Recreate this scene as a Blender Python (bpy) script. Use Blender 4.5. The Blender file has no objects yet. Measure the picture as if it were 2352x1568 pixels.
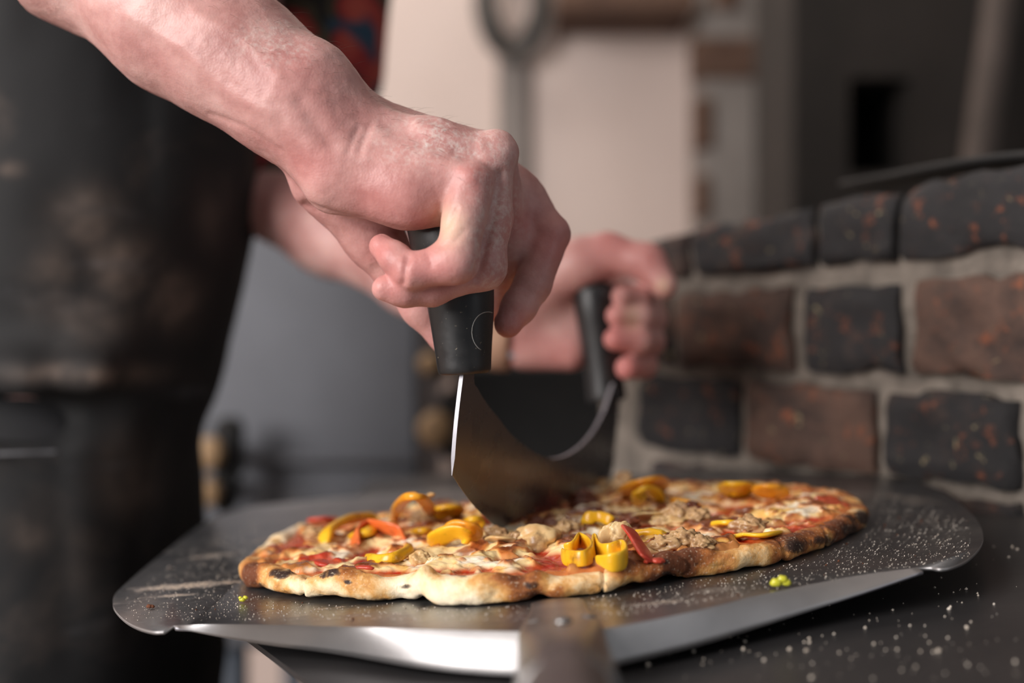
import bpy, math, random
import numpy as np
from mathutils import Matrix, Vector

# ------------------------------------------------------------------ camera, world, lights, exposure
scn = bpy.context.scene
COL = scn.collection
FPX = 2940.0                     # focal length in pixels of the 2352 px wide frame
CX, HY = 1176.0, 751.0           # principal column, horizon row
CAM_Z = 1.0

cam_data = bpy.data.cameras.new('camera')
cam_data.sensor_width = 36.0
cam_data.lens = 36.0 * FPX / 2352.0
cam_data.shift_y = (HY - 784.0) / 2352.0
cam_data.clip_start = 0.02
cam_data.dof.use_dof = True
cam_data.dof.focus_distance = 0.552
cam_data.dof.aperture_fstop = 3.1
cam = bpy.data.objects.new('camera', cam_data)
COL.objects.link(cam)
cam.location = (0, 0, CAM_Z)
cam.rotation_euler = (math.radians(90), 0, 0)
scn.camera = cam

scn.view_settings.view_transform = 'Standard'
scn.view_settings.look = 'None'
scn.view_settings.gamma = 1.0
scn.view_settings.use_curve_mapping = False
scn.view_settings.exposure = 0.0

world = bpy.data.worlds.new('room_light')
scn.world = world
world.use_nodes = True
world.node_tree.nodes['Background'].inputs[0].default_value = (0.80, 0.90, 1.0, 1)
world.node_tree.nodes['Background'].inputs[1].default_value = 0.16


def area_light(name, loc, target, sx, sy, power, color):
    d = bpy.data.lights.new(name, 'AREA')
    d.shape = 'RECTANGLE'; d.size = sx; d.size_y = sy
    d.energy = power; d.color = color
    o = bpy.data.objects.new(name, d); COL.objects.link(o)
    o.location = loc
    o.rotation_euler = (Vector(target) - Vector(loc)).to_track_quat('-Z', 'Y').to_euler()
    return o


area_light('window_daylight', (-1.65, -0.70, 1.70), (0.0, 0.6, 0.95), 1.25, 1.3, 74, (1.0, 0.955, 0.935))
area_light('ceiling_fill_light', (-0.75, 2.0, 2.58), (-0.75, 2.0, 0.0), 0.9, 0.7, 19, (1.0, 0.93, 0.86))  # added fill for the peel lip and back wall, no fixture there
area_light('right_side_light', (1.5, -0.5, 1.55), (0.05, 0.65, 0.95), 0.5, 0.9, 2.5, (0.95, 0.96, 1.0))  # weak cool area light from the front right, no doorway built

# ------------------------------------------------------------------ geometry helpers
def P(px, py, Y):
    """world point seen at pixel (px, py) at depth Y"""
    return np.array([(px - CX) * Y / FPX, Y, CAM_Z - (py - HY) * Y / FPX])


RHO = math.radians(4.5)          # the worktop slopes a little sideways
F0 = np.array([0.016, 0.0, CAM_Z - 0.110])
UA = np.array([math.cos(RHO), 0, math.sin(RHO)])
VA = np.array([0.0, 1.0, 0.0])
WA = np.array([-math.sin(RHO), 0, math.cos(RHO)])
FR = Matrix(((UA[0], 0, WA[0], F0[0]), (0, 1, 0, F0[1]), (UA[2], 0, WA[2], F0[2]), (0, 0, 0, 1)))


def loc_of(p):
    d = np.asarray(p, float) - F0
    return np.array([d @ UA, d @ VA, d @ WA])


def Q(px, py, w):
    """point of the sloping worktop frame, at height w over the peel, seen at pixel"""
    d = np.array([(px - CX) / FPX, 1.0, -(py - HY) / FPX])
    o = F0 + w * WA
    t = ((o - np.array([0, 0, CAM_Z])) @ WA) / (d @ WA)
    p = np.array([0, 0, CAM_Z]) + t * d
    r = loc_of(p); r[2] = w
    return r


def QY(px, py, Y):
    return loc_of(P(px, py, Y))


def _hash(ix, iy, iz):
    h = (ix.astype(np.int64) * 374761393 + iy.astype(np.int64) * 668265263 + iz.astype(np.int64) * 2147483647)
    h = (h ^ (h >> 13)) * 1274126177
    h = h ^ (h >> 16)
    return (h & 0xffff).astype(np.float64) / 65535.0


def vnoise(x, y, z=0.0, seed=0):
    """smooth value noise in -1..1"""
    x = np.asarray(x, float); y = np.asarray(y, float) + np.zeros_like(x); z = np.asarray(z, float) + np.zeros_like(x) + seed * 17.31
    ix, iy, iz = np.floor(x), np.floor(y), np.floor(z)
    fx, fy, fz = x - ix, y - iy, z - iz
    fx = fx * fx * fx * (fx * (fx * 6 - 15) + 10); fy = fy * fy * fy * (fy * (fy * 6 - 15) + 10); fz = fz * fz * fz * (fz * (fz * 6 - 15) + 10)
    r = 0
    for dx in (0, 1):
        for dy in (0, 1):
            for dz in (0, 1):
                r = r + _hash(ix + dx, iy + dy, iz + dz) * (fx if dx else 1 - fx) * (fy if dy else 1 - fy) * (fz if dz else 1 - fz)
    return r * 2 - 1


def fbm(x, y, z=0.0, seed=0, octs=4, gain=0.5):
    r, a, f = 0, 1.0, 1.0
    for i in range(octs):
        r = r + a * vnoise(np.asarray(x) * f, np.asarray(y) * f, np.asarray(z) * f, seed + i * 3)
        a *= gain; f *= 2.03
    return r


def sstep(a, b, x):
    t = np.clip((x - a) / (b - a), 0, 1)
    return t * t * (3 - 2 * t)


def mesh_np(name, V, faces, mats, smooth=True, attrs=None, colors=None, mat_idx=None):
    """mesh from numpy: faces is an (n,4) or (n,3) array or a list of lists"""
    me = bpy.data.meshes.new(name)
    V = np.asarray(V, np.float32)
    if isinstance(faces, np.ndarray):
        n, k = faces.shape
        me.vertices.add(len(V)); me.vertices.foreach_set('co', V.ravel())
        me.loops.add(n * k); me.loops.foreach_set('vertex_index', faces.astype(np.int32).ravel())
        me.polygons.add(n); me.polygons.foreach_set('loop_start', np.arange(0, n * k, k, dtype=np.int32))
        me.polygons.foreach_set('loop_total', np.full(n, k, np.int32))
        me.update(calc_edges=True); me.validate()
    else:
        me.from_pydata([tuple(map(float, v)) for v in V], [], faces)
        me.update()
    for m in (mats if isinstance(mats, (list, tuple)) else [mats]):
        me.materials.append(m)
    if mat_idx is not None:
        me.polygons.foreach_set('material_index', np.asarray(mat_idx, np.int32))
    if smooth:
        me.polygons.foreach_set('use_smooth', np.ones(len(me.polygons), bool))
    for k, a in (attrs or {}).items():
        at = me.attributes.new(k, 'FLOAT', 'POINT'); at.data.foreach_set('value', np.asarray(a, np.float32))
    for k, a in (colors or {}).items():
        at = me.attributes.new(k, 'FLOAT_COLOR', 'POINT')
        c = np.ones((len(V), 4), np.float32); c[:, :3] = a
        at.data.foreach_set('color', c.ravel())
    return me


def obj(name, me, parent=None, matrix=None):
    o = bpy.data.objects.new(name, me); COL.objects.link(o)
    if parent is not None:
        o.parent = parent
    if matrix is not None:
        o.matrix_world = matrix
    return o


def tag(o, label, cat, group=None, kind=None):
    o['label'] = label; o['category'] = cat
    if group: o['group'] = group
    if kind: o['kind'] = kind
    return o


def empty(name, matrix):
    o = bpy.data.objects.new(name, None); COL.objects.link(o)
    o.empty_display_size = 0.02
    o.matrix_world = matrix
    return o


class MB:
    """collects boxes, tubes and sweeps into one mesh"""
    def __init__(s): s.v, s.f, s.mi = [], [], []
    def add(s, v, f, mi=0):
        b = len(s.v); s.v += [tuple(map(float, q)) for q in v]
        s.f += [[b + i for i in q] for q in f]; s.mi += [mi] * len(f)
    def box(s, lo, hi, mi=0, M=None, bev=0.0):
        lo, hi = np.array(lo, float), np.array(hi, float)
        if bev > 0:
            return s.rbox(lo, hi, bev, mi, M)
        v = [np.array([(lo, hi)[i][0], (lo, hi)[j][1], (lo, hi)[k][2]]) for i in (0, 1) for j in (0, 1) for k in (0, 1)]
        if M is not None: v = [M(q) for q in v]
        s.add(v, [[0, 1, 3, 2], [4, 6, 7, 5], [0, 4, 5, 1], [2, 3, 7, 6], [0, 2, 6, 4], [1, 5, 7, 3]], mi)
    def rbox(s, lo, hi, b, mi=0, M=None):
        """box with chamfered edges"""
        c, h = (lo + hi) / 2, (hi - lo) / 2
        b = min(b, *(h * 0.9))
        vs, idx = [], {}
        for sx in (-1, 1):
            for sy in (-1, 1):
                for sz in (-1, 1):
                    sg = np.array([sx, sy, sz])
                    for ax in range(3):
                        q = h - b; q = q.copy(); q[ax] = h[ax]
                        idx[(sx, sy, sz, ax)] = len(vs); vs.append(c + sg * q)
        F = []
        for ax in range(3):
            a, d = (ax + 1) % 3, (ax + 2) % 3
            for sg in (-1, 1):
                q = []
                for (p, r) in ((-1, -1), (1, -1), (1, 1), (-1, 1)):
                    t = [0, 0, 0]; t[ax] = sg; t[a] = p; t[d] = r
                    q.append(idx[(*t, ax)])
                F.append(q if sg > 0 else q[::-1])
            for p in (-1, 1):
                for r in (-1, 1):
                    t0 = [0, 0, 0]; t0[a] = p; t0[d] = r
                    t1 = list(t0); t0[ax] = -1; t1[ax] = 1
                    q = [idx[(*t0, a)], idx[(*t1, a)], idx[(*t1, d)], idx[(*t0, d)]]
                    F.append(q if p * r < 0 else q[::-1])
        for sx in (-1, 1):
            for sy in (-1, 1):
                for sz in (-1, 1):
                    q = [idx[(sx, sy, sz, k)] for k in range(3)]
                    F.append(q if sx * sy * sz > 0 else q[::-1])
        if M is not None: vs = [M(q) for q in vs]
        s.add(vs, F, mi)
    def sweep(s, path, rads, n=12, mi=0, cap=True, flat=None, up=(0, 0, 1)):
        """tube through path; rads a list of radii or (ra, rb) pairs; flat: superellipse power"""
        path = np.asarray(path, float); m = len(path)
        T = np.gradient(path, axis=0); T /= np.linalg.norm(T, axis=1)[:, None] + 1e-12
        up = np.asarray(up, float)
        rings = []
        for i in range(m):
            upi = up[i] if up.ndim == 2 else up
            a = np.cross(upi, T[i])
            if np.linalg.norm(a) < 1e-6: a = np.cross((1, 0, 0), T[i])
            a /= np.linalg.norm(a); b = np.cross(T[i], a)
            ra, rb = rads[i] if hasattr(rads[i], '__len__') else (rads[i], rads[i])
            r = []
            for k in range(n):
                t = 2 * math.pi * k / n; c, sn = math.cos(t), math.sin(t)
                if flat:
                    c = math.copysign(abs(c) ** flat, c); sn = math.copysign(abs(sn) ** flat, sn)
                r.append(path[i] + a * ra * c + b * rb * sn)
            rings.append(r)
        v = [q for r in rings for q in r]
        f = [[i * n + k, i * n + (k + 1) % n, (i + 1) * n + (k + 1) % n, (i + 1) * n + k] for i in range(m - 1) for k in range(n)]
        if cap:
            f.append(list(range(n))[::-1]); f.append([(m - 1) * n + k for k in range(n)])
        s.add(v, f, mi)
    def mesh(s, name, mats, smooth=False):
        me = mesh_np(name, s.v, s.f, mats, smooth, mat_idx=s.mi)
        return me
    def build(s, name, mats, parent=None, matrix=None, smooth=False, bevel=0.0, auto=None):
        o = obj(name, s.mesh(name, mats, smooth), parent, matrix)
        if bevel:
            b = o.modifiers.new('bevel', 'BEVEL'); b.width = bevel; b.segments = 2; b.limit_method = 'ANGLE'
        if auto:
            set_auto(o.data, auto)
        return o


def set_auto(me, deg):
    """smooth shading with sharp edges above an angle"""
    me.polygons.foreach_set('use_smooth', np.ones(len(me.polygons), bool))
    me.set_sharp_from_angle(angle=math.radians(deg))


def lathe(axis_pts, rads, n=48):
    """rings of revolution about a straight or bent axis given as points"""
    mb = MB(); mb.sweep(axis_pts, rads, n=n, up=(0.13, 1, 0.02)); return mb


def smooth_path(pts, n):
    """Catmull-Rom through pts (any dimension)"""
    p = np.asarray(pts, float)
    p = np.vstack([2 * p[0] - p[1], p, 2 * p[-1] - p[-2]])
    out = []
    m = len(p) - 3
    for t in np.linspace(0, m - 1e-9, n):
        i = int(t); u = t - i
        a, b, c, d = p[i:i + 4]
        out.append(0.5 * (2 * b + (c - a) * u + (2 * a - 5 * b + 4 * c - d) * u * u + (3 * b - a - 3 * c + d) * u ** 3))
    return np.array(out)


# ------------------------------------------------------------------ implicit surfaces for bodies
def smin(a, b, k):
    if k <= 0: return np.minimum(a, b)
    h = np.maximum(k - np.abs(a - b), 0) / k
    return np.minimum(a, b) - h * h * k * 0.25


class Cone:
    def __init__(s, a, b, ra, rb, k=0.004, squash=None, amt=1.0):
        s.a, s.b = np.asarray(a, float), np.asarray(b, float); s.ra, s.rb, s.k = ra, rb, k
        s.n = None if squash is None else np.asarray(squash, float) / np.linalg.norm(squash); s.amt = amt
    def box(s):
        r = max(s.ra, s.rb) * max(1.0, s.amt)
        return np.minimum(s.a, s.b) - r, np.maximum(s.a, s.b) + r
    def d(s, X, Y, Z):
        x, y, z = X - s.a[0], Y - s.a[1], Z - s.a[2]
        ab = s.b - s.a; L = ab @ ab + 1e-12
        t = np.clip((x * ab[0] + y * ab[1] + z * ab[2]) / L, 0, 1)
        x = x - t * ab[0]; y = y - t * ab[1]; z = z - t * ab[2]
        if s.n is not None:                                   # wider (amt > 1) or thinner along n
            c = (x * s.n[0] + y * s.n[1] + z * s.n[2]) * (1.0 / s.amt - 1.0)
            x = x + c * s.n[0]; y = y + c * s.n[1]; z = z + c * s.n[2]
        return np.sqrt(x * x + y * y + z * z) - (s.ra + (s.rb - s.ra) * t)


def chain(pts, k=0.004, px=True, squash=None, amt=1.0):
    """cones through (px, py, Y, r_px)"""
    out = []
    q = [(P(a, b, c), r * c / FPX) for a, b, c, r in pts] if px else [(np.array(p[:3], float), p[3]) for p in pts]
    for (a, ra), (b, rb) in zip(q[:-1], q[1:]):
        out.append(Cone(a, b, ra, rb, k, squash, amt))
    return out


def implicit(groups, h, cuts=(), clip=None):
    """groups: list of (prims, k_join). Union them smoothly, subtract cuts (prims, with .k), extract by surface nets"""
    allp = [p for g, _ in groups for p in g]
    lo = np.min([p.box()[0] for p in allp], axis=0) - 6 * h
    hi = np.max([p.box()[1] for p in allp], axis=0) + 6 * h
    if clip is not None:
        lo = np.maximum(lo, clip[0]); hi = np.minimum(hi, clip[1])
    n = np.ceil((hi - lo) / h).astype(int) + 1
    ax = [(lo[i] + h * np.arange(n[i])).astype(np.float32) for i in range(3)]
    D = np.full(tuple(n), 0.05, np.float32)
    def sl(bl, bh, m):
        i0 = np.clip(np.floor((bl - m - lo) / h).astype(int), 0, n - 1)
        i1 = np.clip(np.ceil((bh + m - lo) / h).astype(int) + 1, 1, n)
        return tuple(slice(a, b) for a, b in zip(i0, i1))
    def ev(p, S):
        return p.d(ax[0][S[0]][:, None, None], ax[1][S[1]][None, :, None], ax[2][S[2]][None, None, :]).astype(np.float32)
    for g, kj in groups:
        m = 0.012 + kj
        gl = np.min([p.box()[0] for p in g], axis=0); gh = np.max([p.box()[1] for p in g], axis=0)
        S = sl(gl, gh, m)
        if any(s_.stop <= s_.start for s_ in S): continue
        G = None
        for p in g:
            d = ev(p, S)
            G = d if G is None else smin(G, d, p.k)
        D[S] = smin(D[S], G, kj)
    for p in cuts:
        S = sl(*p.box(), 0.01 + p.k)
        D[S] = -smin(-D[S], ev(p, S), p.k)
    D = np.pad(D, 1, constant_values=0.05)
    lo = lo - h
    return surface_nets(D, lo, h)


def surface_nets(D, lo, h):
    nx, ny, nz = D.shape
    neg = D < 0
    c = [(i, j, k) for i in (0, 1) for j in (0, 1) for k in (0, 1)]
    cnt = sum(neg[i:nx - 1 + i, j:ny - 1 + j, k:nz - 1 + k].astype(np.int8) for i, j, k in c)
    act = (cnt > 0) & (cnt < 8)
    I, J, K = np.nonzero(act)
    acc = np.zeros((len(I), 3)); num = np.zeros(len(I))
    cv = {q: D[I + q[0], J + q[1], K + q[2]].astype(float) for q in c}
    for a in c:
        for axis in range(3):
            if a[axis] == 0:
                b = list(a); b[axis] = 1; b = tuple(b)
                va, vb = cv[a], cv[b]
                m = (va < 0) != (vb < 0)
                t = np.where(m, va / np.where(va == vb, 1, va - vb), 0)
                for q in range(3):
                    acc[:, q] += np.where(m, a[q] + (t if q == axis else 0), 0)
                num += m
    V = np.stack([I, J, K], 1) + acc / num[:, None]
    idx = np.full(act.shape, -1, np.int32); idx[I, J, K] = np.arange(len(I))
    F = []
    for axis in range(3):
        sl0 = [slice(1, s - 1) for s in D.shape]; sl0[axis] = slice(0, D.shape[axis] - 1)
        sl1 = list(sl0); sl1[axis] = slice(1, D.shape[axis])
        n0, n1 = neg[tuple(sl0)], neg[tuple(sl1)]
        E = np.nonzero(n0 != n1)
        off = [1, 1, 1]; off[axis] = 0
        e = [E[q] + off[q] for q in range(3)]
        flip = n0[E]
        u, v = (axis + 1) % 3, (axis + 2) % 3
        def cell(du, dv):
            q = [e[0].copy(), e[1].copy(), e[2].copy()]
            q[u] = q[u] - du; q[v] = q[v] - dv
            return idx[q[0], q[1], q[2]]
        a, b, cc, d = cell(1, 1), cell(0, 1), cell(0, 0), cell(1, 0)
        f = np.stack([a, b, cc, d], 1)
        f[~flip] = f[~flip][:, ::-1]
        F.append(f)
    F = np.vstack(F)
    return lo + V * h, F


def relax(V, F, it=2, lam=0.5):
    """a little laplacian smoothing of a quad mesh"""
    n = len(V)
    for _ in range(it):
        acc = np.zeros_like(V); cnt = np.zeros(n)
        for q in range(4):
            a, b = F[:, q], F[:, (q + 1) % 4]
            for w in range(3):
                acc[:, w] += np.bincount(a, V[b, w], n) + np.bincount(b, V[a, w], n)
            cnt += np.bincount(a, minlength=n) + np.bincount(b, minlength=n)
        V = V + lam * (acc / np.maximum(cnt, 1)[:, None] - V)
    return V


# ------------------------------------------------------------------ materials
def srgb(r, g, b):
    f = lambda c: (c / 255.0 / 12.92) if c <= 10 else ((c / 255.0 + 0.055) / 1.055) ** 2.4
    return (f(r), f(g), f(b), 1.0)


class Mat:
    """small node-graph builder around one Principled shader"""
    def __init__(s, name, color=(0.5, 0.5, 0.5, 1), rough=0.5, metal=0.0, **kw):
        s.m = bpy.data.materials.new(name); s.m.use_nodes = True
        s.t = s.m.node_tree; s.n = s.t.nodes; s.l = s.t.links
        s.b = s.n['Principled BSDF']
        s.b.inputs['Base Color'].default_value = color
        s.b.inputs['Roughness'].default_value = rough
        s.b.inputs['Metallic'].default_value = metal
        for k, v in kw.items():
            s.b.inputs[k.replace('_', ' ')].default_value = v
        s._c = None
    def node(s, t, **kw):
        n = s.n.new(t)
        for k, v in kw.items():
            setattr(n, k, v)
        return n
    def coord(s, scale=(1, 1, 1), rot=(0, 0, 0)):
        if s._c is None: s._c = s.node('ShaderNodeTexCoord')
        mp = s.node('ShaderNodeMapping')
        mp.inputs['Scale'].default_value = scale; mp.inputs['Rotation'].default_value = rot
        s.l.new(s._c.outputs['Object'], mp.inputs[0])
        return mp.outputs[0]
    def noise(s, scale, detail=4, rough=0.55, dist=0.0, vec=None, kind='noise'):
        n = s.node('ShaderNodeTexNoise')
        n.inputs['Scale'].default_value = scale; n.inputs['Detail'].default_value = detail
        n.inputs['Roughness'].default_value = rough; n.inputs['Distortion'].default_value = dist
        s.l.new(vec if vec is not None else s.coord(), n.inputs['Vector'])
        return n.outputs['Fac']
    def voro(s, scale, feature='F1', out='Distance', vec=None, rand=1.0):
        n = s.node('ShaderNodeTexVoronoi', feature=feature)
        n.inputs['Scale'].default_value = scale; n.inputs['Randomness'].default_value = rand
        s.l.new(vec if vec is not None else s.coord(), n.inputs['Vector'])
        return n.outputs[out]
    def ramp(s, fac, stops, interp='LINEAR'):
        n = s.node('ShaderNodeValToRGB'); n.color_ramp.interpolation = interp
        e = n.color_ramp.elements
        while len(e) < len(stops): e.new(0.5)
        for q, (p, c) in zip(e, stops):
            q.position = p; q.color = c if hasattr(c, '__len__') else (c, c, c, 1)
        s.l.new(fac, n.inputs[0])
        return n.outputs[0]
    def mix(s, fac, a, b, mode='MIX'):
        n = s.node('ShaderNodeMix', data_type='RGBA', blend_type=mode)
        for sock, v in ((n.inputs[0], fac), (n.inputs[6], a), (n.inputs[7], b)):
            if hasattr(v, 'links') or isinstance(v, bpy.types.NodeSocket): s.l.new(v, sock)
            else: sock.default_value = v
        return n.outputs[2]
    def math(s, op, a, b=0.0, clamp=False):
        n = s.node('ShaderNodeMath', operation=op, use_clamp=clamp)
        for sock, v in ((n.inputs[0], a), (n.inputs[1], b)):
            if isinstance(v, bpy.types.NodeSocket): s.l.new(v, sock)
            else: sock.default_value = v
        return n.outputs[0]
    def attr(s, name, out='Fac'):
        n = s.node('ShaderNodeAttribute', attribute_name=name)
        return n.outputs[out]
    def sep(s, vec):
        n = s.node('ShaderNodeSeparateXYZ'); s.l.new(vec, n.inputs[0]); return n.outputs
    def set(s, key, sock):
        s.l.new(sock, s.b.inputs[key]); return s
    def bump(s, h, strength=0.3, dist=0.001, prev=None):
        n = s.node('ShaderNodeBump'); n.inputs['Strength'].default_value = strength; n.inputs['Distance'].default_value = dist
        s.l.new(h, n.inputs['Height'])
        if prev is not None: s.l.new(prev, n.inputs['Normal'])
        s.l.new(n.outputs[0], s.b.inputs['Normal'])
        return n.outputs[0]
# ------------------------------------------------------------------ materials
MAT = {}


def _skin():
    m = Mat('skin', rough=.5)
    n1 = m.noise(38, 5, .6); n2 = m.noise(9, 3, .5); n3 = m.noise(420, 3, .6)
    c = m.ramp(n1, [(.30, srgb(176, 124, 118)), (.50, srgb(204, 156, 149)), (.72, srgb(222, 182, 174))])
    c = m.mix(m.ramp(n2, [(.42, 0.0), (.70, .32)]), c, srgb(170, 106, 106))
    c = m.mix(m.math('MULTIPLY', m.attr('flush'), 1.0), c, srgb(200, 116, 112))
    c = m.mix(m.math('MULTIPLY', m.attr('pale'), .55), c, srgb(226, 196, 160))
    fl = m.math('MULTIPLY', m.attr('flour'), m.ramp(n3, [(.42, 0.0), (.66, 1.0)]))
    fl = m.math('MULTIPLY', fl, m.ramp(m.noise(70, 4, .7), [(.40, .25), (.62, 1.0)]))
    c = m.mix(m.math('MULTIPLY', fl, .8), c, srgb(228, 218, 210))
    m.set('Base Color', c)
    m.set('Roughness', m.math('ADD', m.math('MULTIPLY', fl, .35), .42))
    m.b.inputs['Subsurface Weight'].default_value = .22
    m.b.inputs['Subsurface Radius'].default_value = (.0060, .0022, .0012)
    m.b.inputs['Subsurface Scale'].default_value = 1.0
    m.b.inputs['Specular IOR Level'].default_value = .35
    p = m.bump(m.voro(900, 'F1'), .18, .0004)
    m.bump(m.noise(420, 4, .6), .22, .0004, p)
    return m.m


def _apron():
    m = Mat('apron_cloth', rough=.75)
    n1 = m.noise(9, 5, .62, .6); n2 = m.noise(60, 5, .65)
    f = m.math('MULTIPLY', m.ramp(n1, [(.54, 0.0), (.74, .35), (.85, .6)]), m.ramp(n2, [(.30, .25), (.70, 1.0)]))
    f = m.math('MAXIMUM', f, m.math('MULTIPLY', m.attr('patch'), m.ramp(m.noise(30, 5, .65), [(.34, .1), (.62, .75)])))
    streak = m.noise(7, 4, .6, .3, m.coord((1, 1, 5)))
    f2 = m.math('MULTIPLY', m.ramp(streak, [(.60, 0.0), (.80, .4)]), m.ramp(n2, [(.35, 0.0), (.75, 1.0)]))
    c = m.mix(f, srgb(11, 11, 13), srgb(124, 106, 94))
    c = m.mix(f2, c, srgb(140, 140, 146))
    m.set('Base Color', c); m.bump(m.noise(240, 3, .6), .25, .0006)
    return m.m


def _shirt():
    m = Mat('printed_shirt', rough=.8)
    v = m.noise(16, 1, .4, .8)
    w = m.noise(26, 1, .4, .5)
    c = m.ramp(v, [(.36, srgb(26, 24, 22)), (.46, srgb(84, 74, 52)), (.49, srgb(34, 30, 28)), (.54, srgb(150, 40, 40)), (.62, srgb(176, 74, 60))], 'EASE')
    c = m.mix(m.ramp(w, [(.60, 0.0), (.66, 1.0)]), c, srgb(34, 66, 88))
    m.set('Base Color', c)
    return m.m


def _handle():
    m = Mat('black_plastic', rough=.5, Specular_IOR_Level=.7)
    n = m.noise(180, 4, .6)
    c = m.mix(m.ramp(m.noise(700, 2, .5), [(.70, 0.0), (.76, .5)]), srgb(24, 24, 25), srgb(150, 140, 120))
    m.set('Base Color', c); m.set('Roughness', m.ramp(n, [(.3, .36), (.7, .50)]))
    m.bump(n, .08, .0004)
    return m.m


def _blade():
    m = Mat('blade_steel', srgb(116, 115, 116), .24, .88)
    n = m.noise(60, 4, .6)
    m.set('Roughness', m.ramp(n, [(.3, .24), (.7, .32)]))
    return m.m


STAINS = []


def _metal_peel():
    m = Mat('peel_aluminium', rough=.3, metal=1.0)
    n = m.noise(18, 5, .6); st = m.noise(60, 4, .7, 0, m.coord((1, 14, 1)))
    fl1 = m.noise(10, 6, .68, .4, m.coord((.55, 2.2, 1))); fl2 = m.noise(500, 3, .6)
    flour = m.math('MULTIPLY', m.ramp(fl1, [(.56, 0.0), (.72, .75)]), m.ramp(fl2, [(.40, .15), (.62, 1.0)]))
    c = m.mix(m.ramp(n, [(.3, 0.0), (.7, 1.0)]), srgb(116, 119, 124), srgb(158, 159, 161))
    c = m.mix(flour, c, srgb(214, 196, 176))
    for (x0, y0, a, b, rot, s) in STAINS:
        sx = m.sep(m.coord((1, 1, 1), (0, 0, 0)))
        dx = m.math('SUBTRACT', sx[0], x0); dy = m.math('SUBTRACT', sx[1], y0)
        ux = m.math('DIVIDE', m.math('ADD', m.math('MULTIPLY', dx, math.cos(rot)), m.math('MULTIPLY', dy, math.sin(rot))), a)
        uy = m.math('DIVIDE', m.math('SUBTRACT', m.math('MULTIPLY', dy, math.cos(rot)), m.math('MULTIPLY', dx, math.sin(rot))), b)
        d = m.math('ADD', m.math('MULTIPLY', ux, ux), m.math('MULTIPLY', uy, uy))
        d = m.math('ADD', d, m.math('MULTIPLY', m.math('SUBTRACT', m.noise(90, 5, .7, .4), .5), 3.2))
        k = m.math('MULTIPLY', m.ramp(d, [(.05, s), (.85, 0.0)]), m.ramp(fl2, [(.36, .3), (.6, 1.0)]))
        flour = m.math('MAXIMUM', flour, k); c = m.mix(k, c, srgb(206, 182, 154))
    m.set('Base Color', c)
    haze = m.math('MULTIPLY', m.ramp(m.noise(320, 3, .65), [(.35, .03), (.70, .15)]), m.ramp(m.noise(14, 4, .6), [(.3, .5), (.7, 1.0)]))
    m.set('Metallic', m.math('SUBTRACT', 1.0, m.math('MAXIMUM', m.math('MULTIPLY', flour, .95), haze)))
    m.set('Roughness', m.math('ADD', m.ramp(st, [(.3, .24), (.7, .42)]), m.math('MULTIPLY', flour, .5)))
    m.bump(st, .10, .0004)
    return m.m


def _crust():
    m = Mat('pizza_crust', rough=.72)
    n1 = m.noise(42, 5, .6, .3); n2 = m.noise(120, 5, .62, .5); n3 = m.noise(26, 4, .6, .6)
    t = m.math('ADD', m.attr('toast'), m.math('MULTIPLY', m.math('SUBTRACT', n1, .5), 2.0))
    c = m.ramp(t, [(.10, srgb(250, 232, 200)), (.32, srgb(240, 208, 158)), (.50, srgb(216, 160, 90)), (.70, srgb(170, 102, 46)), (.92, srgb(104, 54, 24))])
    ch = m.math('ADD', m.math('MULTIPLY', m.attr('char'), 1.0), m.math('MULTIPLY', m.math('SUBTRACT', n2, .5), 1.5))
    c = m.mix(m.ramp(ch, [(.46, 0.0), (.62, .75), (.8, 1.0)]), c, srgb(52, 30, 20))
    c = m.mix(m.ramp(m.noise(900, 2, .5), [(.60, 0.0), (.72, .35)]), c, srgb(244, 228, 200))
    m.set('Base Color', c)
    p = m.bump(n2, .45, .0014); p = m.bump(m.noise(150, 4, .6, .3, m.coord((1, 1, .22))), .35, .0012, p); m.bump(m.noise(800, 4, .65), .45, .0005, p)
    m.b.inputs['Subsurface Weight'].default_value = .08
    m.b.inputs['Subsurface Radius'].default_value = (.004, .002, .001); m.b.inputs['Subsurface Scale'].default_value = 1
    return m.m


def _cheese():
    m = Mat('melted_topping', rough=.3)
    base = m.attr('col', 'Color')
    n = m.noise(260, 5, .65, .4); n2 = m.noise(620, 3, .6)
    c = m.mix(m.ramp(n, [(.35, 0.0), (.75, .28)]), base, srgb(255, 226, 170), 'MULTIPLY')
    c = m.mix(m.ramp(n2, [(.62, 0.0), (.72, .35)]), c, srgb(140, 70, 30))
    m.set('Base Color', c)
    m.set('Roughness', m.ramp(m.noise(140, 3, .6), [(.3, .14), (.7, .42)]))
    p = m.bump(n, .16, .0010); m.bump(n2, .10, .0004, p)
    m.b.inputs['Subsurface Weight'].default_value = .10
    m.b.inputs['Subsurface Radius'].default_value = (.003, .0015, .0008); m.b.inputs['Subsurface Scale'].default_value = 1
    return m.m


def _veg(name, a, b, burn, rough=.25):
    m = Mat(name, rough=rough)
    n = m.noise(70, 4, .6, .4)
    c = m.mix(m.ramp(n, [(.3, 0.0), (.7, 1.0)]), a, b)
    c = m.mix(m.math('MULTIPLY', m.ramp(m.noise(110, 5, .65), [(.56, 0.0), (.72, .85)]), burn), c, srgb(96, 50, 20))
    m.set('Base Color', c); m.bump(m.noise(220, 3, .6), .2, .0006)
    m.b.inputs['Subsurface Weight'].default_value = .15
    m.b.inputs['Subsurface Radius'].default_value = (.004, .003, .001); m.b.inputs['Subsurface Scale'].default_value = 1
    return m.m


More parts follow.
